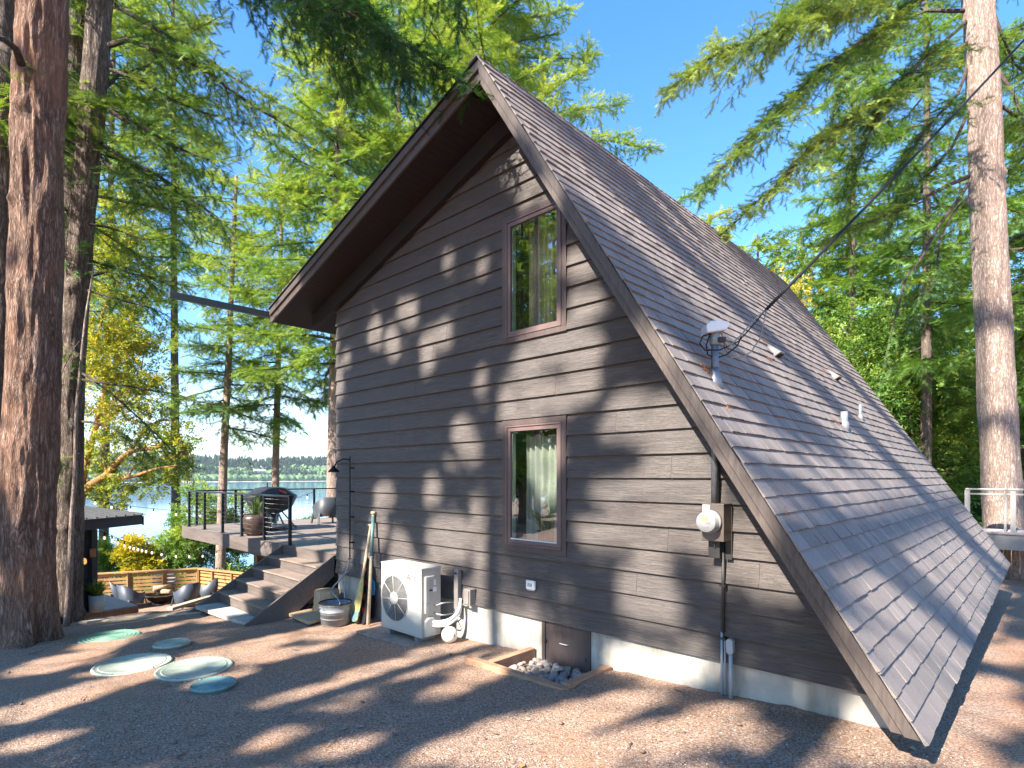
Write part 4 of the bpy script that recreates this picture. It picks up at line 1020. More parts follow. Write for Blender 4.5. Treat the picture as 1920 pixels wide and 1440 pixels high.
a_, b_ = lean(664, 1166, 693, 1012, .42, .06)
t = thing('paddle', 'yellow wooden paddle with teal tip leaning against the wall', 'paddle', a_)
board_shape(a_, a_.lerp(b_, .55), [(0, .03), (.05, .075), (.3, .095), (.7, .075), (1, .018)], .016, 'blade', 'yellow', t)
MB().tube([a_.lerp(b_, .5), b_ + (b_ - a_) * .05], [.02, .017], 10).build('shaft', 'palewood', t)
board_shape(a_ + V(0, -.002, 0), a_.lerp(b_, .12), [(0, .032), (.5, .078), (1, .09)], .02, 'tip', 'teal', t)
a_, b_ = lean(690, 1172, 700, 962, .38, .05)
t = thing('oar', 'long grey teal painted oar leaning against the wall, tallest of the leaning things', 'oar', a_)
MB().tube([a_.lerp(b_, .0), b_], [.026, .02], 12).build('shaft', 'timber', t)
MB().tube([a_.lerp(b_, .6), a_.lerp(b_, .97)], [.024, .024], 12).build('sleeve', 'teal', t)
MB().tube([a_.lerp(b_, .985), b_ + (b_ - a_) * .01], [.036, .04], 12).build('grip', 'palewood', t)
a_, b_ = lean(667, 1168, 695, 985, .34, .045)
t = thing('paddle', 'pale wooden paddle handle standing between the yellow paddle and the tall oar', 'paddle', a_)
MB().tube([a_.lerp(b_, .3), b_], [.02, .018], 10).build('shaft', 'timber', t)
MB().tube([b_ - V(.05, 0, 0), b_ + V(.05, 0, 0)], .02, 10).build('grip', 'timber', t)
board_shape(a_, a_.lerp(b_, .36), [(0, .025), (.1, .05), (.6, .05), (1, .02)], .014, 'blade', 'palewood', t)
a_, b_ = lean(680, 1173, 688, 1046, .34, .09)
t = thing('wakeboard', 'black board with red diamonds leaning on the wall behind the paddles', 'board', a_)
board_shape(a_, b_, [(0, .04), (.05, .075), (.2, .09), (.8, .09), (.95, .07), (1, .03)], .018, 'deck', 'rubber', t)
dd = (b_ - a_).normalized(); ww = dd.cross(V(0, -1, 0)).normalized(); nn_ = ww.cross(dd).normalized()
nn_ = nn_ if nn_.y < 0 else -nn_
for q in (.22, .42, .62, .82):
    c_ = a_.lerp(b_, q) + nn_ * .0105; MB().prism([c_ - ww * .038, c_ - dd * .055, c_ + ww * .038, c_ + dd * .055], nn_ * .003).build('diamond', 'red', t)
a_, b_ = lean(697, 1160, 698, 1086, .10, .045)
t = thing('kneeboard', 'bright blue edged board standing behind the oar', 'board', a_)
bs = board_shape(a_, b_, [(0, .03), (.1, .08), (.3, .10), (.8, .10), (1, .05)], .025, 'deck', 'rubber', t)
board_shape(a_.lerp(b_, .60) - V(0, .016, 0), b_ - V(0, .014, 0), [(0, .085), (.4, .101), (.8, .09), (1, .05)], .014, 'tip', 'blue', t)
# outdoor shower pipe
t0 = wp(658, 866, .10); tz = wp(657, 1045, .08)
t = thing('outdoor_shower', 'black outdoor shower pipe with round rose on the wall corner', 'outdoor shower', (tz.x, WALL_Y - .09, tz.z))
X_ = tz.x; MB().tube(spline([(X_, WALL_Y - .09, tz.z), (X_, WALL_Y - .09, .18), (X_, WALL_Y - .10, .25), (X_ - .07, WALL_Y - .16, .27), (X_ - .2, WALL_Y - .2, .22), (X_ - .24, WALL_Y - .22, .15)], 8), .011, 10).build('pipe', 'black', t)
MB().lathe([(.018, .07), (.03, .04), (.085, -.02), (.085, -.035), (.0001, -.035)], (X_ - .25, WALL_Y - .23, .10), 24).build('shower_head', 'black', t)
for z_ in (.12, -.25, -.65, -1.05): MB().box((X_ - .02, WALL_Y - .095, z_), (X_ + .02, WALL_Y - .025, z_ + .02)).build('clip', 'black', t)
t = thing('garden_hose', 'grey hose looping from the shower pipe down into the tub', 'hose', (X_, WALL_Y - .1, -1.5))
MB().tube(spline([(X_, WALL_Y - .09, tz.z), (X_ - .03, WALL_Y - .12, -1.45), (X_ - .16, WALL_Y - .16, -1.62), (X_ - .26, WALL_Y - .25, -1.8), (tb.x - .02, tb.y + .08, tb.z + .30), (tb.x, tb.y, tb.z + .12)]), .011, 8).build('hose', 'greypvc', t)
MB().tube(spline([(X_ - .1, WALL_Y - .06, -1.50), (X_ - .2, WALL_Y - .1, -1.62), (X_ - .12, WALL_Y - .12, -1.8), (X_ - .05, WALL_Y - .15, -2.0), (X_ - .14, WALL_Y - .2, -1.98)]), .011, 8).build('hose_loop', 'greypvc', t)
MB().tube([(X_ - .02, WALL_Y - .10, tz.z - .02), (X_ + .03, WALL_Y - .10, tz.z - .02)], .016, 10).build('tap', 'cedar_dark', t)
lg = on_z(612, 1152, zgf(-8.2, 4.6)); lgp = V(-8.35, 4.52, zgf(-8.4, 4.5))
t = thing('log_round', 'cut log round standing under the stair edge behind the tub', 'log', lgp)
m = MB(); pr_ = []; m.lathe([(.19, 0), (.20, .1), (.19, .38), (.185, .40), (.0001, .40)], lgp, 22); m.build('block', 'logwood', t)
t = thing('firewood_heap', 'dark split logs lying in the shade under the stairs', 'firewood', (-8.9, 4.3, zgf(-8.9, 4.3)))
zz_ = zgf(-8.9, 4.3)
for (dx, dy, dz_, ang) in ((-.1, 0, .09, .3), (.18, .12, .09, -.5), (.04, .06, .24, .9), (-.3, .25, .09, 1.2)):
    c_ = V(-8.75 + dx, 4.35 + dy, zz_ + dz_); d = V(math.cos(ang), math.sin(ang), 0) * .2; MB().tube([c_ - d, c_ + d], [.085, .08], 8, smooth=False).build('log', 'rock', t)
q0, q1, q2, q3 = on_z(535, 1153, -2.19), on_z(578, 1172, -2.16), on_z(622, 1160, -2.14), on_z(600, 1145, -2.16)
bd = MB().prism([q0, q1, q2, q3], (0, 0, .05)).build('wooden_board', 'logwood', bevel=.005); tag(bd, 'flat wooden board lying on the ground between stairs and tub', 'board'); settle(bd, q0)

# ---------------------------------------------------------------- stairs and deck
DZ = -1.29; SX0, SX1 = -10.56, -8.60
t = thing('staircase', 'five riser grey brown stairs climbing to the raised deck', 'stairs', (-9.6, 3.67, -2.2))
RISE, TR = .178, .2825
for k in range(1, 5):
    yb, z_ = WALL_Y - TR * (k - 1), DZ - RISE * k
    MB().box((SX0 + .04, yb - TR - .025, z_ - .028), (SX1 - .04, yb - .004, z_)).build('tread', 'tread', t, bevel=.004)
for k in range(0, 5):
    yb, z_ = WALL_Y - TR * k, DZ - RISE * k
    MB().box((SX0 + .04, yb - .002 if k else yb - .006, z_ - RISE + .001), (SX1 - .04, yb + .02, z_ - .03 if k else z_ - .026)).build('riser', 'deckfascia', t)
for x_ in (SX0, SX1 - .038):
    m = MB(); zb_ = -2.40 if x_ < -10 else -2.30
    yq = 3.12 if x_ < -10 else 3.40
    m.prism([(x_, WALL_Y - .01, DZ - .02), (x_, WALL_Y - .01, DZ - .36), (x_, 3.95, zb_ + .0), (x_, yq, zb_ + .02), (x_, yq - .06, zb_ + .10 if x_ > -10 else zb_ + .04)], (.038, 0, 0)); m.build('stringer', 'deckfascia', t, bevel=.003)
cp = MB().prism([(SX0 + .045, 3.28, -2.25), (SX1 - .045, 3.42, -2.25), (SX1 - .045, 3.70, -2.25), (SX0 + .045, 3.70, -2.25)], (0, 0, .055)).build('concrete_slab', 'concrete'); tag(cp, 'pale concrete slab at the foot of the deck stairs', 'slab'); settle(cp, (-9.6, 3.5, -2.25))
DX_, DYB = -16.33, 11.3
t = thing('deck', 'raised grey brown plank deck beside the house overlooking the lake', 'deck', (-12.4, 8, -3.8))
m = MB(); y_ = WALL_Y + .02
while y_ < DYB:
    m.box((DX_, y_, DZ - .03), (WX - .02, y_ + .137, DZ - .002)); y_ += .142
m.build('decking', 'deckwood', t)
MB().box((DX_ - .03, WALL_Y - .012, DZ - .29), (SX0 + .02, WALL_Y + .016, DZ)).box((SX0 + .02, WALL_Y - .006, DZ - .026), (WX - .02, WALL_Y + .016, DZ)).box((DX_ - .03, WALL_Y + .017, DZ - .29), (DX_ - .002, DYB, DZ)).build('fascia', 'deckfascia', t, bevel=.003)
b1 = on_y(450, 1030, 5.2)
for y_ in (5.5, 8.5): MB().box((-14.9, y_, DZ - .56), (-9.2, y_ + .14, DZ - .30)).build('beam', 'deckfascia', t)
MB().box((-15.6, 5.3, DZ - .46), (-14.6, 10.5, DZ - .3)).build('beam', 'deckfascia', t)
for x_, y_ in ((-13.6, 5.5), (-13.6, 8.5), (-10.9, 8.5)): MB().box((x_, y_, -3.95), (x_ + .2, y_ + .2, DZ - .56)).build('support_post', 'cedar_dark', t)
MB().box((-13.35, 5.56, -3.9), (-10.9, 5.62, DZ - .56)).build('skirt_panel', 'charcoal', t)
MB().box((-10.95, 5.2, -3.9), (-10.8, 9.5, DZ - .3)).box((-10.8, 5.2, -3.0), (-8.55, 5.3, DZ - .3)).build('skirt_wall', 'dark_in', t)
for z_ in (-1.95, -1.80, -1.65): MB().box((-11.3, 5.15, z_), (-10.8, 5.19, z_ + .1)).build('slat', 'cedar', t)
def railing(name, label, posts, zdk, htop, par_loc, mat, topw=.06, cables=9, th=.05, mat_c='steel', group=None, base=True):
    t = thing(name, label, 'railing', par_loc, group)
    A_, B_ = Vector(posts[0]), Vector(posts[-1]); d = (B_ - A_).normalized()
    e = V(0, 0, htop)
    MB().bar(A_ + e - d * .03, B_ + e + d * .03, topw, .035).build('top_rail', mat, t, bevel=.003)
    for p in posts:
        p = Vector(p); MB().box((p.x - th / 2, p.y - th / 2, zdk), (p.x + th / 2, p.y + th / 2, zdk + htop - .018)).build('post', mat, t)
        if base: MB().box((p.x - .055, p.y - .055, zdk), (p.x + .055, p.y + .055, zdk + .008)).build('base_plate', mat, t)
    for k in range(cables):
        z_ = zdk + .09 + (htop - .16) * k / max(1, cables - 1); MB().tube([V(A_.x, A_.y, z_), V(B_.x, B_.y, z_)], .0024, 5).build('cable', mat_c, t)
    return t
yr = WALL_Y + .06
px_ = [on_y(q, 1000, yr).x for q in (354.7, 383.8, 417.4, 453.6, 495.6, 543.7)]
railing('deck_railing', 'black cable railing along the front edge of the deck', [(x_, yr, DZ) for x_ in px_], DZ, .91, (px_[0], yr, DZ), 'railing')
xr_ = DX_ + .06; py_ = [yr + .25] + [on_x(q, 950, xr_).y for q in (441.7, 517.5, 589)] + [10.2, 11.2]
railing('deck_railing', 'black cable railing along the lake side of the deck', [(xr_, y_, DZ) for y_ in py_], DZ, .91, (xr_, 8, DZ), 'railing')
railing('deck_railing', 'black cable railing along the far end of the deck', [(x_, 11.24, DZ) for x_ in (-16.2, -14.3, -12.4, -10.5, -8.7)], DZ, .91, (-12, 11.24, DZ), 'railing')
# grill: wide black fire bowl with faceted lid on a steel pedestal
gc = on_z(508, 992, DZ); gd_ = gc.length; 
t = thing('barbecue_grill', 'black faceted kettle grill with red badge standing on the deck', 'grill', (gc.x, gc.y, DZ))
def at_l(px, py, p):   # point at same depth as p
    dep = -p.x * ST + p.y * CT; return at(px, py, dep)
zc = at_l(508, 944, gc).z; rr = abs((at_l(555, 944, gc) - at_l(461, 944, gc)).length) / 2
zt_ = at_l(508, 913, gc).z; zb_ = at_l(508, 962, gc).z; zm = at_l(508, 930, gc).z
MB().lathe([(rr * .35, zb_ - DZ), (rr * .78, zb_ - DZ + .13), (rr, zm - DZ), (rr * .98, zm - DZ + .01)], gc, 10, smooth=False).build('bowl', 'charcoal', t, bevel=.01)
MB().lathe([(rr * .985, zm - DZ + .015), (rr * .55, zt_ - DZ - .02), (rr * .3, zt_ - DZ), (.0001, zt_ - DZ)], gc, 10, smooth=False).build('lid', 'charcoal', t, bevel=.01)
lx_ = at_l(500, 905, gc); MB().tube([V(lx_.x, lx_.y, zt_ - .15), V(lx_.x, lx_.y, lx_.z)], .03, 10).build('handle', 'charcoal', t)
rb = at_l(530, 921, gc); MB().obox(rb + (-rb).normalized() * .34 - V(0, 0, .01), Vector((CT, ST, -.35)).normalized() * .085, V(0, 0, .02), Vector((-ST, CT, 0)) * .03).build('badge', 'red', t)
MB().lathe([(.16, 0), (.15, .02), (.13, zb_ - DZ + .02)], gc, 16).build('pedestal', 'steel', t)
MB().box((gc.x - .35, gc.y - .5, DZ + .06), (gc.x + .35, gc.y + .5, DZ + .085)).build('shelf', 'galv', t)
m = MB(); 
for sx_, sy_ in ((-1, -1), (1, -1), (1, 1), (-1, 1)): m.bar(gc + V(sx_ * .33, sy_ * .5, 0), gc + V(sx_ * .12, sy_ * .2, .45), .03, .03)
m.build('stand', 'galv', t)
pc = on_z(480, 1003, DZ); 
t = thing('planter', 'round dark brown planter holding ornamental grass on the deck', 'planter', (pc.x, pc.y, DZ))
MB().lathe([(.17, 0), (.25, .05), (.31, .2), (.32, .36), (.29, .46), (.27, .455), (.26, .40), (.0001, .40)], (pc.x, pc.y, DZ), 32).build('pot', 'potdark', t)
def blades(c_, n_, L, spread, name_, mat, par, w=.008, seed=1):
    q = np.random.RandomState(seed); vs, fs, ti = [], [], []
    for i_ in range(n_):
        a_ = q.rand() * 6.28; lean_ = q.rand() * spread; l = L * (.5 + .5 * q.rand()); d = np.array([math.cos(a_), math.sin(a_), 0]); s_ = np.array([-d[1], d[0], 0]) * w
        b0 = np.array(c_) + d * q.rand() * .08; o = len(vs); tt_ = q.rand()
        for k in range(4):
            u = k / 3; p = b0 + d * l * lean_ * u ** 1.8 + np.array([0, 0, l * (u - .35 * lean_ * u * u)]); vs += [p - s_ * (1 - u * .9), p + s_ * (1 - u * .9)]; ti += [tt_, tt_]
        fs += [(o + 2 * k, o + 2 * k + 1, o + 2 * k + 3, o + 2 * k + 2) for k in range(3)]
    return np_mesh(name_, vs, fs, mat, par, True, ti)
blades((pc.x, pc.y, DZ + .38), 90, .6, .9, 'grass_tuft', 'leafy', t, .007, 2)
def tub_chair(loc, rz, label, group, mat='chairgrey'):
    """moulded low armchair, front towards +x in its own frame"""
    t = thing('tub_chair', label, 'chair', loc, group, rz)
    m = MB(); n_ = 22; W_, D_, H = .34, .31, .72
    top, bot = [], []
    for k in range(n_ + 1):
        a_ = -PI * .80 + 2 * PI * .80 * k / n_; a2 = a_ + PI
        u = abs(k / n_ - .5) * 2; h_ = .46 + (H - .46) * smooth01(np.array((.75 - u) / .6)).item()
        x_, y_ = math.cos(a2), math.sin(a2)
        top.append((D_ * 1.12 * x_ - .02, W_ * 1.08 * y_, h_)); bot.append((D_ * .92 * x_, W_ * .92 * y_, .12 + .1 * (1 - u)))
    th = .03
    inn_t = [(x_ * .88, y_ * .90, z_) for x_, y_, z_ in top]; inn_b = [(x_ * .86, y_ * .86, .33) for x_, y_, z_ in bot]
    vs = top + bot + inn_t + inn_b; N_ = n_ + 1; fs = []
    for k in range(n_):
        fs += [(k, k + 1, N_ + k + 1, N_ + k), (2 * N_ + k, 2 * N_ + k + 1, k + 1, k), (3 * N_ + k, 3 * N_ + k + 1, 2 * N_ + k + 1, 2 * N_ + k)]
    fs += [(0, N_, 3 * N_, 2 * N_), (n_, 2 * N_ + n_, 3 * N_ + n_, N_ + n_)]
    m.add(vs, fs, True); m.build('shell', mat, t, world=False)
    MB().add([(x_, y_, .33) for x_, y_, _ in inn_b] + [(x_, y_, .27) for x_, y_, _ in inn_b], [tuple(range(N_)), tuple(range(N_, 2 * N_))[::-1]] + [(k, (k + 1) % N_, N_ + (k + 1) % N_, N_ + k) for k in range(N_)]).build('seat', mat, t, world=False)
    for sx_, sy_ in ((1, -1), (1, 1), (-1, -1), (-1, 1)):
        MB().bar((sx_ * .22, sy_ * .26, .30), (sx_ * .28, sy_ * .30, 0), .05, .03).build('leg', mat, t, world=False)
    return t
dc = on_z(613, 986, DZ); dc = on_z(611, 981, DZ)
tub_chair((dc.x, dc.y, DZ), math.atan2(dc.y, dc.x) + .35, 'dark grey moulded chair on the raised deck at the house corner', None, 'deckchair')
# ================================================================ lower terrace
TZ = -3.85
def tp(px, py): return on_z(px, py, TZ)
pit_c = tp(303, 1118)
chairs = [((247, 1140), 'low grey moulded chair seen from behind, nearest on the left of the fire pit'), ((228, 1128), 'low grey moulded chair behind the nearest left one, facing the fire pit'),
          ((307, 1117), 'low grey moulded chair facing the camera on the far side of the fire pit'), ((350, 1137), 'low grey moulded chair seen from behind, right of the fire pit'), ((393, 1124), 'low grey moulded chair beside the stairs, farthest right on the terrace')]
pit_c = tp(303, 1129)
for (q, lab) in chairs:
    p = tp(*q); d = pit_c - p; tub_chair((p.x, p.y, TZ), math.atan2(d.y, d.x) + (.5 if q[0] == 228 else -.2 if q[0] == 393 else 0), lab, 'grey chairs around the fire pit')
t = thing('fire_pit', 'dark square iron fire bowl among the grey chairs', 'fire pit', (pit_c.x, pit_c.y, TZ))
MB().lathe([(.16, 0), (.30, .06), (.46, .22), (.58, .25), (.58, .265), (.42, .26), (.3, .14), (.0001, .12)], (pit_c.x, pit_c.y, TZ), 12, smooth=False).build('bowl', 'rust', t)
for a_ in (.5, 2.1, 3.6, 5.2): MB().bar((pit_c.x + .3 * math.cos(a_), pit_c.y + .3 * math.sin(a_), TZ + .12), (pit_c.x + .4 * math.cos(a_), pit_c.y + .4 * math.sin(a_), TZ), .03, .03).build('leg', 'rust', t)
for k, (dx, dy, dz_, an) in enumerate(((-.12, 0, .33, .4), (.12, .05, .33, .5), (.0, .02, .45, 1.6))):
    c_ = V(pit_c.x + dx, pit_c.y + dy, TZ + dz_); d = V(math.cos(an), math.sin(an), 0) * .24
    l = MB().tube([c_ - d, c_ + d], .075, 10).build('firewood', 'logwood'); tag(l, ['split pale log on the fire pit, lower left', 'split pale log on the fire pit, lower right', 'split pale log lying across the other two on the fire pit'][k], 'log', 'logs on the fire pit'); settle(l, c_)
# horizontal slat fence
def fence(name, label, P, z0, z1, loc):
    t = thing(name, label, 'fence', loc)
    for i_ in range(len(P) - 1):
        A_, B_ = V(P[i_][0], P[i_][1], 0), V(P[i_ + 1][0], P[i_ + 1][1], 0); m = MB(); nz = 8
        for k in range(nz):
            z_ = z0 + .06 + (z1 - z0 - .14) * k / (nz - 1); m.bar(A_ + V(0, 0, z_), B_ + V(0, 0, z_), .025, .075)
        m.build('slat_panel', 'cedar', t)
        MB().bar(A_ + V(0, 0, z1), B_ + V(0, 0, z1), .16, .04).build('cap_rail', 'cedar', t, bevel=.004)
    for p in P: MB().box((p[0] - .055, p[1] - .055, z0 - .1), (p[0] + .055, p[1] + .055, z1 - .022)).build('post', 'cedar_dark', t)
    return t
FA, FB, FC = at(165, 1079, 16.9), at(372, 1065.5, 18.0), at(436, 1071, 17.3)
def lerp2(a_, b_, u): return (a_.x + (b_.x - a_.x) * u, a_.y + (b_.y - a_.y) * u)
FZ = -2.92
fence('slat_fence', 'honey coloured horizontal slat fence behind the terrace chairs', [lerp2(FA, FB, -.35), lerp2(FA, FB, 0), lerp2(FA, FB, .36), lerp2(FA, FB, .68), lerp2(FA, FB, 1)], TZ, FZ, (FA.x, FA.y, TZ))
fence('slat_fence', 'short honey slat fence turning back toward the deck', [lerp2(FB, FC, 0.04), lerp2(FB, FC, .45), lerp2(FB, FC, 1), lerp2(FB, FC, 1.8)], TZ, FZ - .003, (FC.x, FC.y, TZ))
# cabin and its platform
K = on_z(172, 1150, -3.62); K = at(172, 1150, 11.7)
d1, d2 = V(.6, -.8, 0), V(-.8, -.6, 0)
t = thing('cabin', 'dark blue grey cabin with ribbed metal roof behind the left trunks', 'cabin', K)
z0 = K.z - 1.0; H = 1.0 + (-1.0 - K.z) - .10
c0 = V(K.x, K.y, 0); c1 = c0 + d1 * 2.0; c2 = c1 + d2 * 2.6; c3 = c0 + d2 * 2.6
MB().prism([c0 + V(0, 0, z0), c1 + V(0, 0, z0), c2 + V(0, 0, z0), c3 + V(0, 0, z0)], (0, 0, H)).build('wall', 'cabin', t)
m = MB()
for q, dd_ in ((c0, d1), (c0, d2)):
    nrm = V(dd_.y, -dd_.x, 0); nrm = nrm if nrm.dot(c0 - (c0 + c2) / 2) > 0 else -nrm
    for k in range(13):
        z_ = z0 + .05 + k * .19; a_, b_ = q + nrm * .012 + dd_ * .06, q + dd_ * (1.95 if dd_ is d1 else 2.55) + nrm * .012; m.bar(a_ + V(0, 0, z_ + .19), b_ + V(0, 0, z_ + .19), .024, .03)
m.build('siding_lap', 'cabin', t)
MB().obox(c0 + V(0, 0, z0 + H / 2), d1 * .07, d2 * .07, V(0, 0, H / 2)).build('corner_board', 'cabin', t)
tip = at(267, 966, 12.6); r0 = V(tip.x, tip.y, tip.z)
m = MB(); up1, up2 = V(0, 0, 0), V(0, 0, .62)
q = [r0 , r0 + d1 * 2.7, r0 + d1 * 2.7 + d2 * 3.4 + V(0, 0, .36), r0 + d2 * 3.4 + V(0, 0, .36)]
m.prism([p - V(0, 0, .20) for p in q], (0, 0, .20)); rf = m.build('roof', 'cabin', t)
m = MB()
m.prism([q[0] + V(0, 0, .003) - d2 * .04 - d1 * .04, q[1] + V(0, 0, .003) - d2 * .04, q[2] + V(0, 0, .003), q[3] + V(0, 0, .003) - d1 * .04], (0, 0, .012))
k = 0
while k * .24 < 2.7:
    a_ = q[0] + d1 * (k * .24); b_ = q[3] + d1 * (k * .24); m.bar(a_ + V(0, 0, .03), b_ + V(0, 0, .03), .03, .04); k += 1
m.build('ribbed_sheet', 'cabinroof', rf)
MB().obox(r0 - V(0, 0, .12) - d1 * .02, d1 * .012, d2 * .0 + d2 * .012, V(0, 0, .1)).build('fascia_end', 'cabin', rf)
sg = at(162, 1052, 11.35); MB().lathe([(.0001, 0), (.10, .01), (.13, .03), (.10, .05), (.0001, .06)], sg, 20, axis='Y', sy=.5).build('wall_plaque', 'sign_glow', t)
wl = at(173.5, 1035, 11.65); MB().box((wl.x - .05, wl.y - .05, wl.z - .10), (wl.x + .06, wl.y + .05, wl.z + .07)).build('wall_lamp', 'cedar_dark', t)
PZ = -2.76; P1, P2, P3 = on_z(257.9, 1134.6, PZ), on_z(171.3, 1105.4, PZ), on_z(166, 1151, PZ)
t = thing('platform', 'low boarded platform in front of the dark cabin', 'platform', P1)
dirL = (P2 - P1).normalized(); wid = (P3 - P1); across = (wid - dirL * wid.dot(dirL)); aw = across.length; across.normalize(); Lp = (P2 - P1).length + .6
m = MB(); s_ = 0
while s_ < aw + .6:
    a_ = P1 + across * s_; m.prism([a_ - V(0, 0, .03), a_ + across * .135 - V(0, 0, .03), a_ + across * .135 + dirL * Lp - V(0, 0, .03), a_ + dirL * Lp - V(0, 0, .03)], (0, 0, .03)); s_ += .14
m.build('boards', 'platform', t)
MB().bar(P1 - V(0, 0, .18) + across * (-.015), P1 - V(0, 0, .18) + across * (aw + .6), .03, .30).bar(P1 - V(0, 0, .18), P1 + dirL * Lp - V(0, 0, .18), .03, .30).build('skirt', 'cedar_dark', t)
pp = on_z(181, 1147, PZ); t = thing('potted_plant', 'pale cylindrical pot with bushy green plant on the platform', 'potted plant', pp)
MB().lathe([(.125, 0), (.14, .34), (.125, .34), (.12, .3), (.0001, .3)], pp, 28).build('pot', 'pot', t)
blades(pp + V(0, 0, .28), 260, .42, .8, 'foliage', 'leafy', t, .018, 5)
# edging timbers between yard and terrace
def timb(name, label, a_, b_, w_, h_, mat):
    o = MB().bar(a_, b_, w_, h_).build(name, mat, bevel=.006); tag(o, label, 'timber'); settle(o, a_); return o
e0, e1 = on_z(150, 1166, -2.34), on_z(378, 1148, -2.30)
timb('edging_timber', 'long pale timber edging the yard above the terrace', e0 - V(0, 0, .06), e1 - V(0, 0, .06), .10, .14, 'timber')
f0, f1 = on_z(316, 1143, -2.75), on_z(404, 1113, -2.35)
timb('edging_timber', 'weathered plank sloping beside the stairs below the yard edge', at(318, 1142, 11.2), at(405, 1116, 12.4), .14, .06, 'timber')
# black stones at the foot of the left trunks
for px, py, r_, lab in ((106, 1172, .11, 'small black rock lying between the left trunks'), (135, 1162, .19, 'larger black rock beside the second trunk')):
    p = on_z(px, py, zgf(*on_z(px, py, -2.4).xy)); b_ = MB().ball((0, 0, 0), r_, 12, 9, (1.2, 1, .85)); b_.v = [tuple(Vector(v_) * (1 + .22 * (float(vnoise([v_[0] * 9 + px], [v_[1] * 9], [v_[2] * 9])[0]) - .5))) for v_ in b_.v]
    o = b_.build('rock', 'rock'); o.location = p + V(0, 0, r_ * .5); tag(o, lab, 'rock')
# string lights
def string_lights(label, P, step, loc, n0=0):
    t = thing('string_lights', label, 'string lights', loc, 'string lights over the terrace')
    pts = spline(P, 12); MB().tube(pts, .006, 5).build('wire', 'rubber', t)
    acc = 0
    for a_, b_ in zip(pts[:-1], pts[1:]):
        acc += (b_ - a_).length
        if acc > step:
            acc = 0; sk_ = MB().lathe([(.014, 0), (.016, -.07), (.0001, -.075)][::-1], b_, 10).build('socket', 'rubber', t)
            MB().lathe([(.0001, -.155), (.018, -.145), (.026, -.115), (.013, -.075)], b_, 12).build('bulb', 'bulb', t)
string_lights('upper string of warm bulbs crossing in front of the lake', [at(150, 925, 13), at(200, 941, 14), at(262, 951, 15), at(345, 958, 16), at(440, 960, 17), at(540, 938, 17.5), at(592, 921, 17.6)], .56, at(262, 951, 15))
string_lights('lower string of warm bulbs sagging from the cabin roof toward the deck', [at(180, 995, 12.0), at(205, 1002, 12.6), at(240, 1017, 13.8), at(285, 1029, 15.8), at(330, 1036, 16.4), at(380, 1036, 17), at(425, 1030, 17.4)], .36, at(240, 1017, 15.2))
# railing and walkway beyond the house on the right
zr = -1.20; wy = 16.0
ra = on_y(1797, 916, wy)
t = thing('walkway', 'grey boarded walkway behind the house by the big right tree', 'walkway', (1.5, wy, -2.4))
m = MB(); x_ = -1.2
while x_ < 3.0: m.box((x_, wy - .10, zr - .03), (x_ + .135, wy + 1.3, zr)); x_ += .14
m.build('boards', 'platform', t); MB().box((-1.2, wy - .06, zr - .36), (3.0, wy - .02, zr - .031)).build('beam', 'railgrey', t)
for x_ in (-1.0, 2.6): MB().box((x_, wy + .05, -3), (x_ + .14, wy + .19, zr - .031)).build('support_post', 'railgrey', t)
xs_r = [on_y(q, 950, wy).x for q in (1814, 1900, 1990)]
tr = railing('walkway_railing', 'light grey metal railing on the walkway behind the house', [(x_, wy, zr) for x_ in xs_r], zr, .92, (xs_r[0], wy, zr), 'railgrey', topw=.12, cables=0, th=.09)
MB().box((xs_r[0] - .05, wy - .025, zr + .80), (xs_r[-1], wy + .025, zr + .835)).build('lower_rail', 'railgrey', tr)
xm = on_y(1885, 950, wy).x; MB().box((xm - .02, wy - .02, zr), (xm + .02, wy + .02, zr + .80)).build('picket', 'railgrey', tr)
# parked things glimpsed between the trees
hb = at(1775, 850, 44); t = thing('neighbour_house', 'orange and white building glimpsed between trees beyond the roof', 'house', V(hb.x, hb.y, -2.5))
m = MB(); m.obox(V(hb.x, hb.y, -.5), U * 5, W * 3, V(0, 0, 2)); m.build('wall', simple('white_render', (.6, .6, .62), .7), t)
m = MB(); m.obox(V(hb.x, hb.y, 0) - W * 3.03 + V(0, 0, .5), U * 2.6, W * .02, V(0, 0, .5)); m.build('panel', simple('orange_board', (.5, .16, .06), .7), t)
m = MB(); m.prism([V(hb.x, hb.y, 1.5) - U * 5.4 - W * 3.4, V(hb.x, hb.y, 1.5) - U * 5.4 + W * 3.4, V(hb.x, hb.y, 3.0) - U * 5.4], U * 10.8); m.build('roof', 'cabin', t)
# houseplant behind the lower window
hp = V(-4.18, 4.98, -.62)
t = thing('houseplant', 'leafy houseplant standing behind the lower window pane', 'houseplant', hp)
MB().lathe([(.08, -.2), (.11, 0), (.1, 0), (.0001, -.03)], hp, 20).build('pot', 'dark_in', t)
blades(hp, 70, .42, 1.2, 'leaves', 'houseplant', t, .013, 9)
# ================================================================ trees
rt = np.random.RandomState(21)
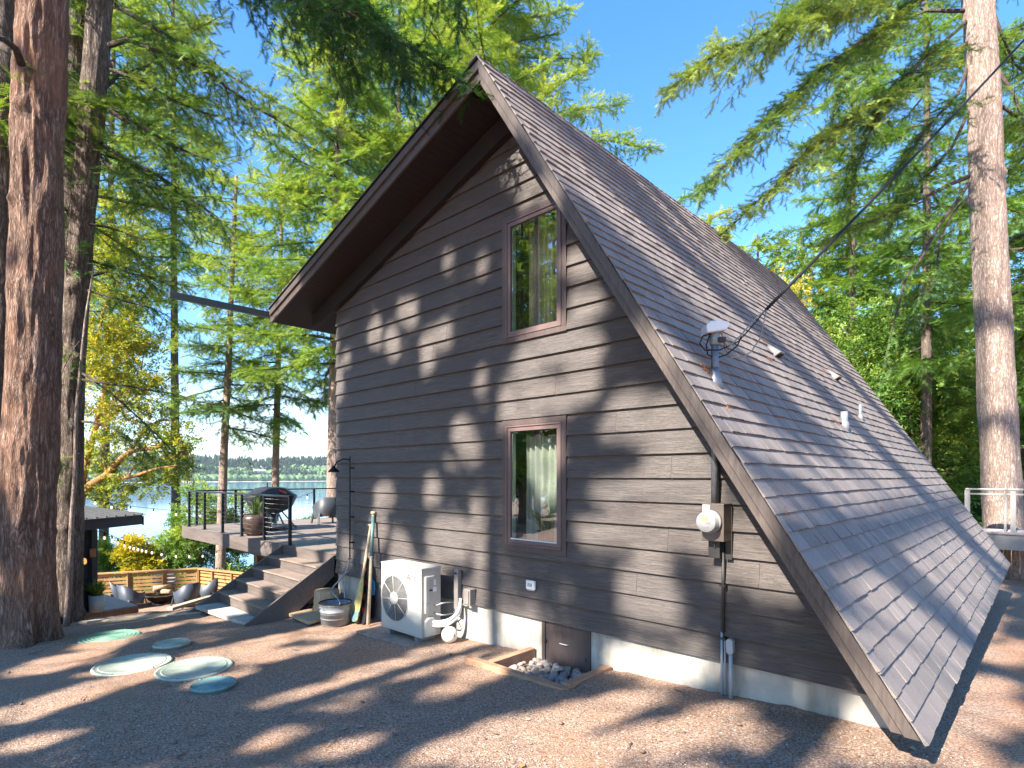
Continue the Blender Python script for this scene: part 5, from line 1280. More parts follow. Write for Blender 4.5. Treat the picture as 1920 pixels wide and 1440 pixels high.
# --- templates: sprays of narrow needles / leaves, stem along +y, unit length
def fir_template(seed, n=10, w=.055, three_d=True):
    q = np.random.RandomState(seed); vs, fs, ti = [], [], []
    def leaf(base, d, l, w_, up, tv):
        d = d / np.linalg.norm(d); s_ = np.cross(d, up); s_ /= np.linalg.norm(s_) + 1e-9; o = len(vs)
        vs.extend([base - s_ * w_, base + s_ * w_, base + d * l]); fs.append((o, o + 1, o + 2)); ti.extend([tv - .06, tv - .06, tv + .1])
    for i in range(n):
        y = (i + .3) / n
        for sd in (-1, 1):
            a = (.75 + q.randn() * .12); l = (.40 - .16 * y) * (.8 + .4 * q.rand())
            d = np.array([sd * math.sin(a), math.cos(a), q.randn() * .22]); leaf(np.array([0, y, 0]), d, l, w * .5, np.array([q.randn() * .3, 0, 1]), 0)
    leaf(np.array([0, .8, 0]), np.array([0, 1, 0]), .32, w * .5, np.array([0, 0, 1.]), .1)
    leaf(np.array([0, 0, 0]), np.array([0, 1, 0.0]), 1.0, .018, np.array([0, 0, 1.]), -.3)
    return np.array(vs, 'f'), np.array(fs), np.array(ti, 'f')
FT = [fir_template(s) for s in range(4)]
FTC = [fir_template(s, 6, .12) for s in range(4)]           # coarser, for far crowns and unseen parts of the canopy
def leaf_template(seed, n=7, w=.17, l=.42):
    q = np.random.RandomState(seed); vs, fs, ti = [], [], []
    for i in range(n):
        y = (i + .4) / n * .9; a = q.uniform(.5, 1.2) * (1 if i % 2 else -1); d = np.array([math.sin(a), math.cos(a), q.randn() * .35]); d /= np.linalg.norm(d)
        s_ = np.cross(d, [q.randn() * .4, q.randn() * .4, 1]); s_ /= np.linalg.norm(s_); b = np.array([0, y, 0.]); o = len(vs)
        vs.extend([b, b + d * l * .5 - s_ * w * .6, b + d * l, b + d * l * .5 + s_ * w * .6]); fs.extend([(o, o + 1, o + 2), (o, o + 2, o + 3)]); tv = q.randn() * .12; ti.extend([tv] * 4)
    return np.array(vs, 'f'), np.array(fs), np.array(ti, 'f')
LT = [leaf_template(s) for s in range(4)]

class Crown:
    def __init__(s): s.P, s.D, s.N, s.S, s.T = [], [], [], [], []; s.wood = MB()
    def add(s, P, D, N, S_, T): s.P.append(P); s.D.append(D); s.N.append(N); s.S.append(S_); s.T.append(T)
    def cat(s):
        return [np.concatenate(a) if a else np.zeros((0, 3)) for a in (s.P, s.D, s.N)] + [np.concatenate(a) if a else np.zeros(0) for a in (s.S, s.T)]
    def build(s, parent, mat, templates, name='crown', keep=None, wood_name=None, wood_mat='limb', world=True):
        P, D, N, S_, T = s.cat()
        if keep is not None and len(P):
            k = keep(P, D, S_); P, D, N, S_, T = P[k], D[k], N[k], S_[k], T[k]
        if len(P) == 0: return None
        D = D / (np.linalg.norm(D, axis=1, keepdims=True) + 1e-9); X = np.cross(D, N); X /= np.linalg.norm(X, axis=1, keepdims=True) + 1e-9; Z = np.cross(X, D)
        M_ = np.stack([X, D, Z], -1) * S_[:, None, None]
        which = np.arange(len(P)) % len(templates); vv, ff, tt, off = [], [], [], 0
        for w_ in range(len(templates)):
            k = which == w_
            if not k.any(): continue
            tv, tf, tti = templates[w_]; v, f, t_ = instance(P[k], M_[k], tv, tf, T[k], tti); vv.append(v); ff.append(f + off); tt.append(t_); off += len(v)
        return np_mesh(name, np.concatenate(vv), np.concatenate(ff), mat, parent, smooth=False, tint=np.concatenate(tt), world=world)

def limb(cr, pts, r0, tw=.26, dens=1.0, start=.12, side=.42, maxl=.95, hang=.55, tint=.5, tvar=.2, wood=True, q=None, tips=.25, bl_wood=True, fan=.55):
    """one fir limb: pts polyline; alternate branchlets carrying twigs"""
    q = q or rt; pts = [np.array(p, float) for p in pts]
    seg = np.array([np.linalg.norm(b - a) for a, b in zip(pts[:-1], pts[1:])]); cum = np.concatenate([[0], np.cumsum(seg)]); L = cum[-1]
    A = np.array(pts)
    def pos(s_): return np.stack([np.interp(s_, cum, A[:, i]) for i in range(3)], -1)
    if wood:
        s_ = np.linspace(0, L, max(6, int(L / .35))); W_ = pos(s_); W_ = W_ + np.stack([fbm(s_ * 1.3 + q.rand() * 50, s_ * 0, i * 9., 2) - .5 for i in range(3)], -1) * .10 * np.minimum(1, s_ / (.3 * L))[:, None]
        cr.wood.tube([tuple(p) for p in W_], [max(.004, r0 * (1 - .88 * k / (len(W_) - 1))) for k in range(len(W_))], 7)
    s_ = np.arange(L * start, L, .15 / dens); m = len(s_)
    if m < 1: return
    s_ = s_ + q.randn(m) * .04; s_ = np.clip(s_, 0, L * .995); B = pos(s_); Tn = pos(np.minimum(s_ + .05, L)) - pos(np.maximum(s_ - .05, 0)); Tn /= np.linalg.norm(Tn, axis=1, keepdims=True) + 1e-9
    sd = np.where(np.arange(m) % 2 == 0, 1., -1.)
    hx = np.stack([Tn[:, 1], -Tn[:, 0], 0 * sd], -1); hx /= np.linalg.norm(hx, axis=1, keepdims=True) + 1e-9
    ang = .95 + .25 * q.randn(m)
    Dr = Tn * np.cos(ang)[:, None] + hx * (sd * np.sin(ang))[:, None] + np.stack([0 * sd, 0 * sd, .34 * q.randn(m) - .05], -1)
    rem = L - s_; ln = np.minimum(maxl, side * rem + .22) * (.55 + .6 * q.rand(m)); ln *= np.minimum(1, .35 + 2.2 * (s_ / L))
    K = int(maxl * 1.3 / (.085 / dens ** .3)) + 1; st = .085 / dens ** .3
    u = np.arange(K) * st; U_ = u[None, :].repeat(m, 0); mask = U_ < ln[:, None]
    Pp = B[:, None, :] + Dr[:, None, :] * U_[..., None]; Pp[..., 2] -= hang * U_ ** 1.7 * .9
    Dd = np.repeat(Dr[:, None, :], K, 1).copy(); Dd[..., 2] -= hang * 1.1 * U_ ** .7
    alt = np.where((np.arange(K) % 2)[None, :] == 0, 1., -1.) * np.ones((m, 1)); Ln = np.cross(Dd, np.array([0, 0, 1.]))
    Ln /= np.linalg.norm(Ln, axis=-1, keepdims=True) + 1e-9
    Dd = Dd / (np.linalg.norm(Dd, axis=-1, keepdims=True) + 1e-9) + Ln * (alt * .95)[..., None] + q.randn(m, K, 3) * .42
    Dd[..., 2] -= .12
    cl = .5 * (fbm(B[:, 0] * 1.6, B[:, 1] * 1.6, B[:, 2] * 1.6, 2) - .5)[:, None]
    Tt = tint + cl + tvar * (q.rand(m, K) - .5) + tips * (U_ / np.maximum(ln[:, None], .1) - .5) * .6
    mk = mask.ravel(); n_ = mk.sum(); N_ = np.tile(np.array([0, 0, 1.]), (n_, 1)) + q.randn(n_, 3) * .25
    cr.add(Pp.reshape(-1, 3)[mk], Dd.reshape(-1, 3)[mk], N_, tw * (.75 + .5 * q.rand(n_)), np.clip(Tt.ravel()[mk], .02, .98))
    # outer twigs continuing the first ones, so that each branchlet becomes a broad flat frond
    P1_, D1_, T1_ = Pp.reshape(-1, 3)[mk], Dd.reshape(-1, 3)[mk], Tt.ravel()[mk]; D1_ = D1_ / (np.linalg.norm(D1_, axis=1, keepdims=True) + 1e-9); Sx = tw * (.75 + .4 * q.rand(n_))
    pick = q.rand(n_) < fan
    for sg in (1, -1):
        pk = pick & (q.rand(n_) < .8); k2 = pk.sum()
        if k2:
            lat = np.cross(D1_[pk], np.array([0, 0, 1.])); lat /= np.linalg.norm(lat, axis=1, keepdims=True) + 1e-9
            D2_ = D1_[pk] * .8 + lat * sg * .7 + q.randn(k2, 3) * .28; D2_[:, 2] -= .15
            cr.add(P1_[pk] + D1_[pk] * (Sx[pk] * (.55 + .3 * q.rand(k2)))[:, None], D2_, np.tile(np.array([0, 0, 1.]), (k2, 1)) + q.randn(k2, 3) * .35, tw * (.55 + .35 * q.rand(k2)), np.clip(T1_[pk] + .12, .02, .98))
    # terminal twigs along the limb itself
    s2 = np.arange(L * max(.5, start), L, .06); n2 = len(s2); B2 = pos(s2); D2 = (B2[-1] - B2[0]); D2 = D2 / (np.linalg.norm(D2) + 1e-9)
    cr.add(B2, D2 + q.randn(n2, 3) * .45, np.tile(np.array([0, 0, 1.]), (n2, 1)) + q.randn(n2, 3) * .3, tw * (.8 + .4 * q.rand(n2)), np.clip(np.full(n2, tint + tips * .4), 0, 1))
    if wood and bl_wood:
        for k in range(0, m):
            if ln[k] > .3:
                e = min(K - 1, int(ln[k] / st)); idx_ = [0, e // 2, e]
                cr.wood.tube([tuple(Pp[k, i_]) for i_ in idx_], [max(.003, r0 * .22), .004, .0025], 4, cap=False)

def trunk_mesh(name, base, top, r0, r1, mat, parent, nseg=22, nh=60, amp=.03, flare=.25, bend=.12, seed=0, extra=None, burls=0, bow=0):
    base, top = np.array(base, float), np.array(top, float); H = np.linalg.norm(top - base); t = np.linspace(0, 1, nh) ** 1.0
    k = np.arange(nseg); th = 2 * PI * k / nseg; TT, TH = np.meshgrid(t, th, indexing='ij')
    C_ = base[None] * (1 - t)[:, None] + top[None] * t[:, None]; C_[:, 0] += bend * (fbm(t * 3 + seed, t * 0, 1., 2) - .5) * np.minimum(1, t * 4); C_[:, 1] += bend * (fbm(t * 3 + seed, t * 0, 7., 2) - .5) * np.minimum(1, t * 4)
    C_[:, 0] += -CT * bow * np.sin(PI * t); C_[:, 1] += -ST * bow * np.sin(PI * t)
    r = r0 + (r1 - r0) * TT; r = r * (1 + flare * np.exp(-TT * H / .35) * (1 + .6 * np.cos(TH * 5 + seed) + .3 * np.cos(TH * 3 + 2 * seed)))
    z = TT * H; R0 = max(r0, .1)
    f1 = fbm(np.cos(TH) * R0 * 7 + seed, np.sin(TH) * R0 * 7, z * .9, 3); ridge = 1 - np.abs(f1 * 2 - 1) * 2.6
    f2 = fbm(np.cos(TH) * R0 * 22 + seed, np.sin(TH) * R0 * 22, z * 2.6, 2)
    r = r + amp * (ridge * .5) + amp * .55 * (f2 - .5) + amp * 1.2 * (fbm(np.cos(TH) * 1.5 + seed, np.sin(TH) * 1.5, z * .7, 2) - .5)
    q = np.random.RandomState(seed + 5)
    for _ in range(burls):
        bz, bt, bs = q.rand() * H, q.rand() * 6.28, .035 + .06 * q.rand(); dth = np.abs((TH - bt + PI) % (2 * PI) - PI) * R0; r = r + bs * .8 * np.exp(-((z - bz) ** 2 + dth ** 2) / (bs * 1.2) ** 2)
    X_ = C_[:, 0][:, None] + r * np.cos(TH); Y_ = C_[:, 1][:, None] + r * np.sin(TH); Z_ = C_[:, 2][:, None] + 0 * r
    v = np.stack([X_, Y_, Z_], -1).reshape(-1, 3); ix = np.arange(nh * nseg).reshape(nh, nseg)
    f = np.stack([ix[:-1], np.roll(ix, -1, 1)[:-1], np.roll(ix, -1, 1)[1:], ix[1:]], -1).reshape(-1, 4)
    return np_mesh(name, v, f, mat, parent)

def fir(label, base, top, r0, r1, c0, Lmax, n, seed, mat='fir', barkm='bark', tw=.26, dens=1.0, hang=.55, tint=.5, keep=None, templates=None, group=None, extra=(), shape='cone', e0=.25, amp=.02,
        nseg=20, nh=50, side=.42, maxl=.95, az=None, burls=0, flare=.25, name='fir_tree', start=.12, bl_wood=True, ctop=1.0, world=True, Lmin=.25, droop=.5, bow=0, lr=1.0, fan=.5):
    q = np.random.RandomState(seed); base = np.array(base, float); top = np.array(top, float)
    t = thing(name, label, 'tree', tuple(base), group); cr = Crown()
    if r0 > 0: trunk_mesh('trunk', base - np.array([0, 0, .15]), top, r0, r1, barkm, t, nseg, nh, amp, flare, .15, seed, burls=burls, bow=bow)
    H = top[2] - base[2]
    for i in range(n):
        u = (i + q.rand()) / n; h = c0 + (1 - c0) * u ** .95 * ctop
        if shape == 'cone': L = Lmax * (Lmin + (1 - Lmin) * (1 - u) ** .8) * (.75 + .4 * q.rand())
        else: L = Lmax * (.55 + .45 * math.sin(PI * min(1, u * .9 + .15))) * (.7 + .45 * q.rand())
        a = i * 2.399 + q.randn() * .35
        if az is not None: a = az[0] + (az[1] - az[0]) * q.rand()
        p0 = base + (top - base) * h; el = e0 * (u * 1.6 - .3) + q.randn() * .08; d = np.array([math.cos(a), math.sin(a), 0.]); pts = []
        for k in range(7):
            s_ = k / 6; pts.append(p0 + d * (L * s_) + np.array([0, 0, L * (el * s_ - droop * .55 * s_ ** 1.6 + droop * .25 * s_ ** 3)]) + np.array([-d[1], d[0], 0]) * L * .05 * math.sin(s_ * 4 + i))
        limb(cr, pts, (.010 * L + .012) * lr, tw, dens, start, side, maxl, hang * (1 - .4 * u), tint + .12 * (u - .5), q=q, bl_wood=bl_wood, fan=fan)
    for e in extra: e(cr, q)
    wd = cr.wood.build('branches', 'limb', t) if cr.wood.v else None
    if wd is not None: wd.name = 'branch'
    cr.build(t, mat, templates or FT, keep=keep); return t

def px_limb(P, r0, **kw):
    pts = [at(*p) for p in P]
    def fn(cr, q): limb(cr, pts, r0, q=q, **kw)
    return fn

def broadleaf(label, base, R_, H, nleaf, seed, mat='leafy', name='broadleaf_tree', leaf=.28, tint=.5, trunk=True, barkm='bark', clumps=26, group=None, cat='tree', cz=.55, keepz=None, lean=(0, 0), templates=None, r0=None, holes=.5):
    q = np.random.RandomState(seed); base = np.array(base, float); t = thing(name, label, cat, tuple(base), group); cr = Crown()
    c = base + np.array([lean[0], lean[1], H * cz]); cl = []
    for _ in range(clumps):
        v = q.randn(3); v /= np.linalg.norm(v); rr_ = q.rand() ** .4; cl.append(c + v * np.array([R_, R_, H * (1 - cz) * .95]) * rr_)
    cl = np.array(cl); k = q.randint(0, clumps, nleaf); cs = (R_ * .30) * (.6 + .8 * q.rand(clumps))
    off_ = q.randn(nleaf, 3) * np.array([1, 1, .6]); off_ /= (np.linalg.norm(off_, axis=1, keepdims=True)) ** .45
    P = cl[k] + off_ * cs[k][:, None]; out = P - c; out /= np.linalg.norm(out, axis=1, keepdims=True) + 1e-9
    gz_ = P[:, 2] > base[2] + .1; P, out, off_, k = P[gz_], out[gz_], off_[gz_], k[gz_]; n_ = len(P)
    D = out * .5 + off_ * .5 + q.randn(n_, 3) * .5; D[:, 2] -= .15
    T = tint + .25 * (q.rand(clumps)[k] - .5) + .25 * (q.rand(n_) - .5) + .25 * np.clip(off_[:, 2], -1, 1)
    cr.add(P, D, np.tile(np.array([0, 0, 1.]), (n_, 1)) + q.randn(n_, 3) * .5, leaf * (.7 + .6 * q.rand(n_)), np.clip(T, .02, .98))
    if trunk:
        m = MB(); r0 = r0 or .035 * R_ + .03; fork = base + np.array([lean[0] * .4, lean[1] * .4, H * .3])
        m.tube([tuple(base - np.array([0, 0, .2])), tuple((base + fork) / 2 + q.randn(3) * .05), tuple(fork)], [r0 * 1.2, r0, r0 * .85], 10)
        for j in range(0, clumps, 2):
            e = cl[j]; md = (fork + e) / 2 + q.randn(3) * R_ * .12; md[2] += R_ * .05; m.tube([tuple(p) for p in spline([fork, md, e], 4)], [r0 * .5 * (1 - .085 * i_) for i_ in range(9)], 6, cap=False)
        m.build('trunk', barkm, t)
    cr.build(t, mat, templates or LT); return t

# ---------------------------------------------------------------- light patches set by hand; foliage behind the viewer is cut away over them
tanE = math.tan(SUN_EL)
WALL_LIT = [(1012, 850, 46, 52), (768, 590, 17, 26), (705, 625, 10, 26), (738, 645, 13, 25), (805, 650, 11, 26), (803, 690, 9, 16), (836, 632, 11, 28), (845, 495, 9, 16), (912, 500, 12, 18), (905, 714, 12, 20), (652, 675, 7, 10),
            (637, 725, 7, 22), (972, 318, 40, 34), (1000, 372, 24, 16), (1088, 500, 26, 26), (1100, 575, 24, 30), (1035, 612, 34, 16), (1060, 655, 80, 26), (990, 715, 28, 52), (965, 762, 42, 36), (1042, 745, 50, 28),
            (1100, 715, 22, 44), (1180, 760, 30, 20), (1145, 800, 26, 24), (1200, 815, 24, 18), (1262, 795, 40, 40), (1275, 880, 70, 46), (1200, 925, 90, 30), (1120, 1000, 44, 26), (1185, 1000, 60, 28), (1265, 985, 50, 26),
            (1228, 1065, 24, 55), (1185, 1105, 24, 30), (1250, 1145, 34, 26), (866, 812, 16, 34), (882, 845, 17, 26), (845, 868, 13, 11), (722, 930, 18, 24), (812, 920, 14, 27), (905, 960, 16, 24), (712, 988, 12, 33),
            (840, 1012, 36, 42), (905, 1020, 22, 52), (752, 1020, 12, 26), (760, 1058, 12, 20), (652, 1035, 9, 24), (940, 1172, 72, 26), (760, 1110, 30, 80), (812, 1115, 22, 66), (845, 1150, 36, 44), (900, 1120, 26, 30), (1230, 1252, 110, 22),
            (1180, 1232, 50, 14), (1400, 1012, 36, 34), (1432, 1062, 42, 26), (1462, 1110, 34, 16), (1360, 1080, 26, 18), (1338, 985, 42, 58), (1300, 1212, 22, 12), (1545, 1315, 60, 18), (1630, 1340, 30, 18), (1240, 1100, 20, 60), (1060, 1115, 10, 10), (690, 1060, 12, 30)]
GROUND_LIT = [(1665, 1395, 75, 55), (1000, 1372, 150, 34), (880, 1392, 90, 20), (1130, 1330, 140, 28), (1080, 1425, 300, 22), (1260, 1385, 46, 34), (820, 1235, 86, 14), (900, 1262, 84, 18), (705, 1258, 56, 9), (850, 1214, 66, 11), (560, 1190, 96, 8),
              (520, 1228, 90, 11), (450, 1226, 50, 8), (424, 1270, 44, 9), (90, 1245, 84, 11), (175, 1292, 90, 11), (60, 1332, 76, 14), (60, 1392, 72, 13), (330, 1250, 90, 14), (235, 1250, 50, 12), (560, 1302, 52, 12), (520, 1385, 52, 15), (1365, 1372, 60, 20),
              (1480, 1402, 60, 18), (640, 1402, 60, 12), (460, 1150, 60, 6), (640, 1185, 60, 8), (200, 1205, 40, 7), (1850, 1320, 70, 60), (1885, 1200, 50, 22), (1800, 1420, 80, 26), (960, 1240, 50, 12)]
def landing_lit(P):
    x, y, z = P[:, 0], P[:, 1], P[:, 2]
    zgr = -1.8 + .055 * np.minimum(x + 1, 0)
    zw = z - tanE * (WALL_Y - y); yg = y + (z - zgr) / tanE
    zf = z - tanE * (YF - y)                                   # height where the ray crosses the front of the roof
    top_r = np.where(x > RX, RZ - 1.561 * (x - RX), RZ + .316 * (x - RX)); on_roof_ = (zf > top_r) & (x > RX) & (x < XE)
    wall = (~on_roof_) & (zw > zgr) & (x > WX) & (x < -.7) & (zw < top_r)
    lit = np.zeros(len(P), bool)
    wx, wy_, wz = x, np.where(wall, WALL_Y, yg), np.where(wall, zw, zgr)
    X_ = wx * CT + wy_ * ST; Y_ = -wx * ST + wy_ * CT; ok = Y_ > .5
    u = CX + F * X_ / np.maximum(Y_, .5); v = HY - F * wz / np.maximum(Y_, .5)
    nz = .35 * (fbm(u * .035, v * .035, 0, 3) - .5)
    nz2 = 2.4 * (fbm((u + .0 * v) * .018, (v + .3 * u) * .07, 5, 3) - .5)
    for L_, sel in ((WALL_LIT, wall), (GROUND_LIT, ~wall & ~on_roof_)):
        for (a, b, c, d) in L_:
            if L_ is GROUND_LIT: sl = min(.34, (b - HY) / (1970 - a)) * (a < 1300); lit |= sel & ok & (((u - a) / (c * 1.2 + 3)) ** 2 + ((v - b + sl * (u - a)) / (d + 3)) ** 2 < 1 + nz2)
            else: lit |= sel & ok & (((u - a) / (c + 3)) ** 2 + ((v - b) / (d + 3)) ** 2 < 1 + nz * 2.2)
    # roof: long diagonal streaks
    s1 = fbm(x * .42 + 3, (y * math.sin(SUN_EL) + z * math.cos(SUN_EL)) * 1.25 + 8, 0, 3)
    lit |= on_roof_ & (s1 > .45)
    # ground outside the listed patches: bands running away from the sun
    g2 = fbm(x * 1.5 + 30, yg * .45 + 4, 0, 3); far_ = (~wall & ~on_roof_) & (~ok | (v > 1450) | (x > .3) | (x < -11.5))
    lit |= far_ & (g2 > .50)
    lit |= (x < -12.2) & (fbm(x * .9, (y * .6 + z * .8) * .5, 5, 3) > .26)
    zt = z - tanE * (1.0 - y); lit |= (x > -12.4) & (x < -9.6) & (zt > -1.7) & (fbm(x * 2.6, zt * .9, 9, 3) > .52)
    zs = z - tanE * (4.2 - y); lit |= (x > -10.7) & (x < -8.5) & (zs > -2.3) & (zs < -1.2) & (fbm(x * 3.5, zs * 3.5, 4, 2) > .5)
    lit |= (x < WX) & (yg > 4.8) & (fbm(x * 1.2, yg * .7, 6, 3) > .42)
    lit |= (x > WX) & (x < RX) & (zf > top_r + .3) & (fbm(x * .8, zf * .8, 2, 3) > .36)
    lit |= (~wall & ~on_roof_) & (zw > top_r) & (x < RX) & (fbm(x * .7, yg * .7, 3, 3) > .45)
    return lit
def shade_keep(P, D=None, S_=None):
    k = ~landing_lit(P)  # drops twigs that would shade a listed patch
    if D is not None:
        Dn = D / (np.linalg.norm(D, axis=1, keepdims=True) + 1e-9)
        k &= ~landing_lit(P + Dn * (S_ * .55)[:, None]); k &= ~landing_lit(P + Dn * (S_ * 1.1)[:, None])
    return k

# tall firs standing behind the camera: crowns cut to let the listed light patches through, mirrored in the windows
SH = [(-13.4, -10.5, 1, 'left'), (-10.9, -13.5, 2, ''), (-8.0, -10.0, 3, ''), (-4.95, -12.5, 4, ''), (-1.3, -10.2, 5, ''), (1.8, -12.8, 6, ''), (-20.0, -13.5, 7, ''), (4.8, -10.5, 8, '')]
SH_LAB = ['tall fir mirrored in the upper window, second from the left', 'tall fir mirrored in the upper window, set farthest back', 'tall fir whose trunk is mirrored in the middle of the panes', 'tall fir behind the viewer shading the gable wall', 'tall fir behind the viewer shading the meter side of the wall',
          'tall fir behind the viewer shading the steep roof', 'tall fir behind the viewer at the far left of the yard', 'tall fir behind the viewer at the right end of the yard']
for (x_, y_, s_, _), lab in zip(SH, SH_LAB):
    fir(lab, (x_, y_, zgf(x_, y_) - .1), (x_ + .2, y_ + .3, 27 + (s_ * 7 % 4)), .21, .04, .20, 4.3, 92, 40 + s_, mat='fir', tw=.31, dens=1.05, templates=FTC, keep=shade_keep, group='tall firs behind the viewer, crowns cut to shape the light', lr=.4, side=.55, maxl=1.5, hang=.35, nseg=12, nh=24, bl_wood=False, Lmin=.45, e0=.1, tint=.45)

# ---------------------------------------------------------------- big left trunks
dT = 7.9
b = at(44, 1192, dT); b2 = V(b.x, b.y, zgf(b.x, b.y))
def up_to(px, py, d): return at(px, py, d)
limbsA = [px_limb([(120, -60, 7.6), (300, -120, 7.2), (520, -60, 6.8), (690, 40, 6.4), (800, 110, 6.2), (880, 160, 6.1)], .05, tw=0.181, dens=2.16, side=.34, maxl=.85, hang=.9, tint=.42, start=.3),
          px_limb([(130, -200, 7.8), (350, -220, 7.6), (520, -140, 7.2), (640, -40, 6.9), (740, 60, 6.7), (760, 150, 6.6)], .045, tw=0.181, dens=2.16, side=.34, maxl=.9, hang=.95, tint=.4, start=.35),
          px_limb([(120, -150, 8.2), (300, -190, 8.0), (440, -120, 7.8), (560, -20, 7.6), (640, 70, 7.4), (670, 150, 7.3)], .045, tw=0.181, dens=2.01, side=.34, maxl=.85, hang=.9, tint=.42, start=.4),
          px_limb([(200, -260, 8), (450, -260, 7.6), (640, -190, 7.2), (780, -90, 7), (860, 0, 6.8), (860, 60, 6.8)], .045, tw=0.181, dens=1.86, side=.34, maxl=.85, hang=.8, tint=.45, start=.4),
          px_limb([(40, 120, 7.2), (20, 70, 6.9), (-30, 60, 6.6), (-80, 90, 6.4)], .05, tw=0.172, dens=0.71, hang=.5, start=.6)]
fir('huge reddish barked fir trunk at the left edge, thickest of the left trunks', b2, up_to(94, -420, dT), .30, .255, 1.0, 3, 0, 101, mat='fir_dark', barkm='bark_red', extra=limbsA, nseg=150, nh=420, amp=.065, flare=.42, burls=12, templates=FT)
d2_ = 9.3; b = at(126, 1160, d2_); b2 = V(b.x, b.y, zgf(b.x, b.y) - .05)
L2 = [px_limb([(205, 85, 9.3), (235, 72, 9.2), (300, 95, 9.1), (370, 120, 9.0), (430, 170, 9.0), (500, 210, 8.9), (580, 262, 8.9)], .045, tw=0.189, dens=1.41, fan=.3, side=.36, maxl=.8, hang=.85, tint=0.57),
      px_limb([(215, 10, 9.3), (290, 50, 9.2), (380, 110, 9.1), (440, 150, 9), (520, 190, 9)], .04, tw=0.189, dens=1.46, fan=.3, side=.38, maxl=.85, hang=.85, tint=0.62),
      px_limb([(205, 130, 9.4), (260, 150, 9.6), (330, 190, 9.8), (400, 215, 10), (470, 235, 10)], .03, tw=0.189, dens=1.35, fan=.3, hang=.7, tint=0.62),
      px_limb([(200, 205, 9.3), (250, 232, 9.2), (310, 265, 9.1), (370, 295, 9), (420, 305, 9), (455, 290, 9)], .04, tw=0.189, dens=1.58, fan=.3, hang=.65, tint=0.54),
      px_limb([(190, 268, 9.3), (240, 305, 9.2), (300, 335, 9.1), (360, 375, 9), (410, 410, 9), (430, 450, 9)], .035, tw=0.189, dens=1.46, fan=.3, hang=.6, tint=0.52),
      px_limb([(190, 300, 9.2), (215, 320, 9.1), (280, 350, 9), (340, 368, 9), (400, 372, 9)], .025, tw=0.189, dens=1.46, fan=.3, hang=.5, tint=0.52),
      px_limb([(180, 180, 9.3), (220, 140, 9.8), (280, 120, 10.4), (350, 60, 11), (420, 30, 11)], .035, tw=0.206, dens=1.35, fan=.3, hang=.7, tint=0.72),
      px_limb([(165, 545, 9.3), (210, 555, 9.2), (260, 570, 9.1), (310, 590, 9), (345, 620, 9)], .022, tw=0.172, dens=0.92, fan=.3, side=.4, maxl=.6, hang=.6, tint=0.50),
      px_limb([(165, 520, 9.4), (230, 500, 9.6), (290, 520, 9.8), (340, 545, 10)], .02, tw=0.172, dens=1.10, fan=.3, side=.4, maxl=.7, hang=.7, tint=0.67),
      px_limb([(155, 712, 9.3), (230, 720, 9.2), (300, 735, 9.1), (370, 755, 9), (425, 765, 9)], .022, tw=0.172, dens=1.10, fan=.3, side=.36, maxl=.65, hang=.7, tint=0.47),
      px_limb([(155, 700, 9.3), (220, 745, 9.3), (280, 800, 9.2), (330, 850, 9.2), (370, 880, 9.2)], .022, tw=0.172, dens=0.98, fan=.3, side=.36, maxl=.6, hang=.7, tint=0.47),
      px_limb([(152, 790, 9.3), (210, 800, 9.3), (260, 830, 9.3), (300, 880, 9.3)], .02, tw=0.172, dens=0.98, fan=.3, side=.36, maxl=.6, hang=.8, tint=0.47),
      px_limb([(165, 420, 9.3), (220, 430, 9.4), (280, 450, 9.5), (330, 440, 9.6)], .02, tw=0.172, dens=0.86, fan=.3, hang=.6, tint=0.67),
      px_limb([(150, 640, 9.0), (135, 650, 8.8), (115, 690, 8.6), (105, 720, 8.5)], .012, tw=0.172, dens=1.46, fan=.3, maxl=.5, hang=.8, tint=0.80, start=.2),
      px_limb([(150, 850, 9.0), (125, 860, 8.9), (105, 900, 8.8)], .01, tw=0.155, dens=1.22, fan=.3, maxl=.4, hang=.8, tint=0.80, start=.2)]
fir('tall fir leaning slightly right, second big trunk from the left', b2, up_to(212, -300, d2_ + .1), .185, .165, 1.0, 3, 0, 102, mat='fir', barkm='bark', extra=L2, bow=.17, nseg=110, nh=360, amp=.030, flare=.22, burls=14)
d3 = 10.6; b = at(112, 1140, d3)
fir('shaded fir trunk standing between the two big left trunks', (b.x, b.y, -3.2), up_to(150, -300, d3), .21, .17, .55, 3.2, 16, 103, mat='fir_yel', extra=(), nseg=60, nh=160, amp=.02, az=(-1.0, 1.6), tint=.6)
d4 = 8.8; b = at(-12, 1180, d4)
fir('dark fir trunk cut by the left edge of the view', (b.x, b.y, zgf(b.x, b.y) - .1), up_to(8, -300, d4), .26, .20, .50, 3.0, 10, 104, extra=[px_limb([(0, 85, 8.4), (30, 105, 7.9), (60, 130, 7.6)], .06, tw=0.172, dens=0.44, start=.9)], nseg=60, nh=160, amp=.03, az=(1.0, 3.0))
# thin sapling stem in front of the second trunk
t = thing('sapling', 'thin pale sapling stem rising close in front of the second trunk', 'sapling', at(128, 1172, 8.9))
MB().tube(spline([at(124, 1176, 8.9), at(131, 1080, 8.85), (at(134, 990, 8.8)), at(141, 880, 8.8), at(143, 780, 8.8), at(150, 700, 8.85), at(160, 600, 8.9), at(176, 500, 8.95)], 6), [.045 - .0008 * k for k in range(43)], 12).build('stem', 'bark_pale', t)

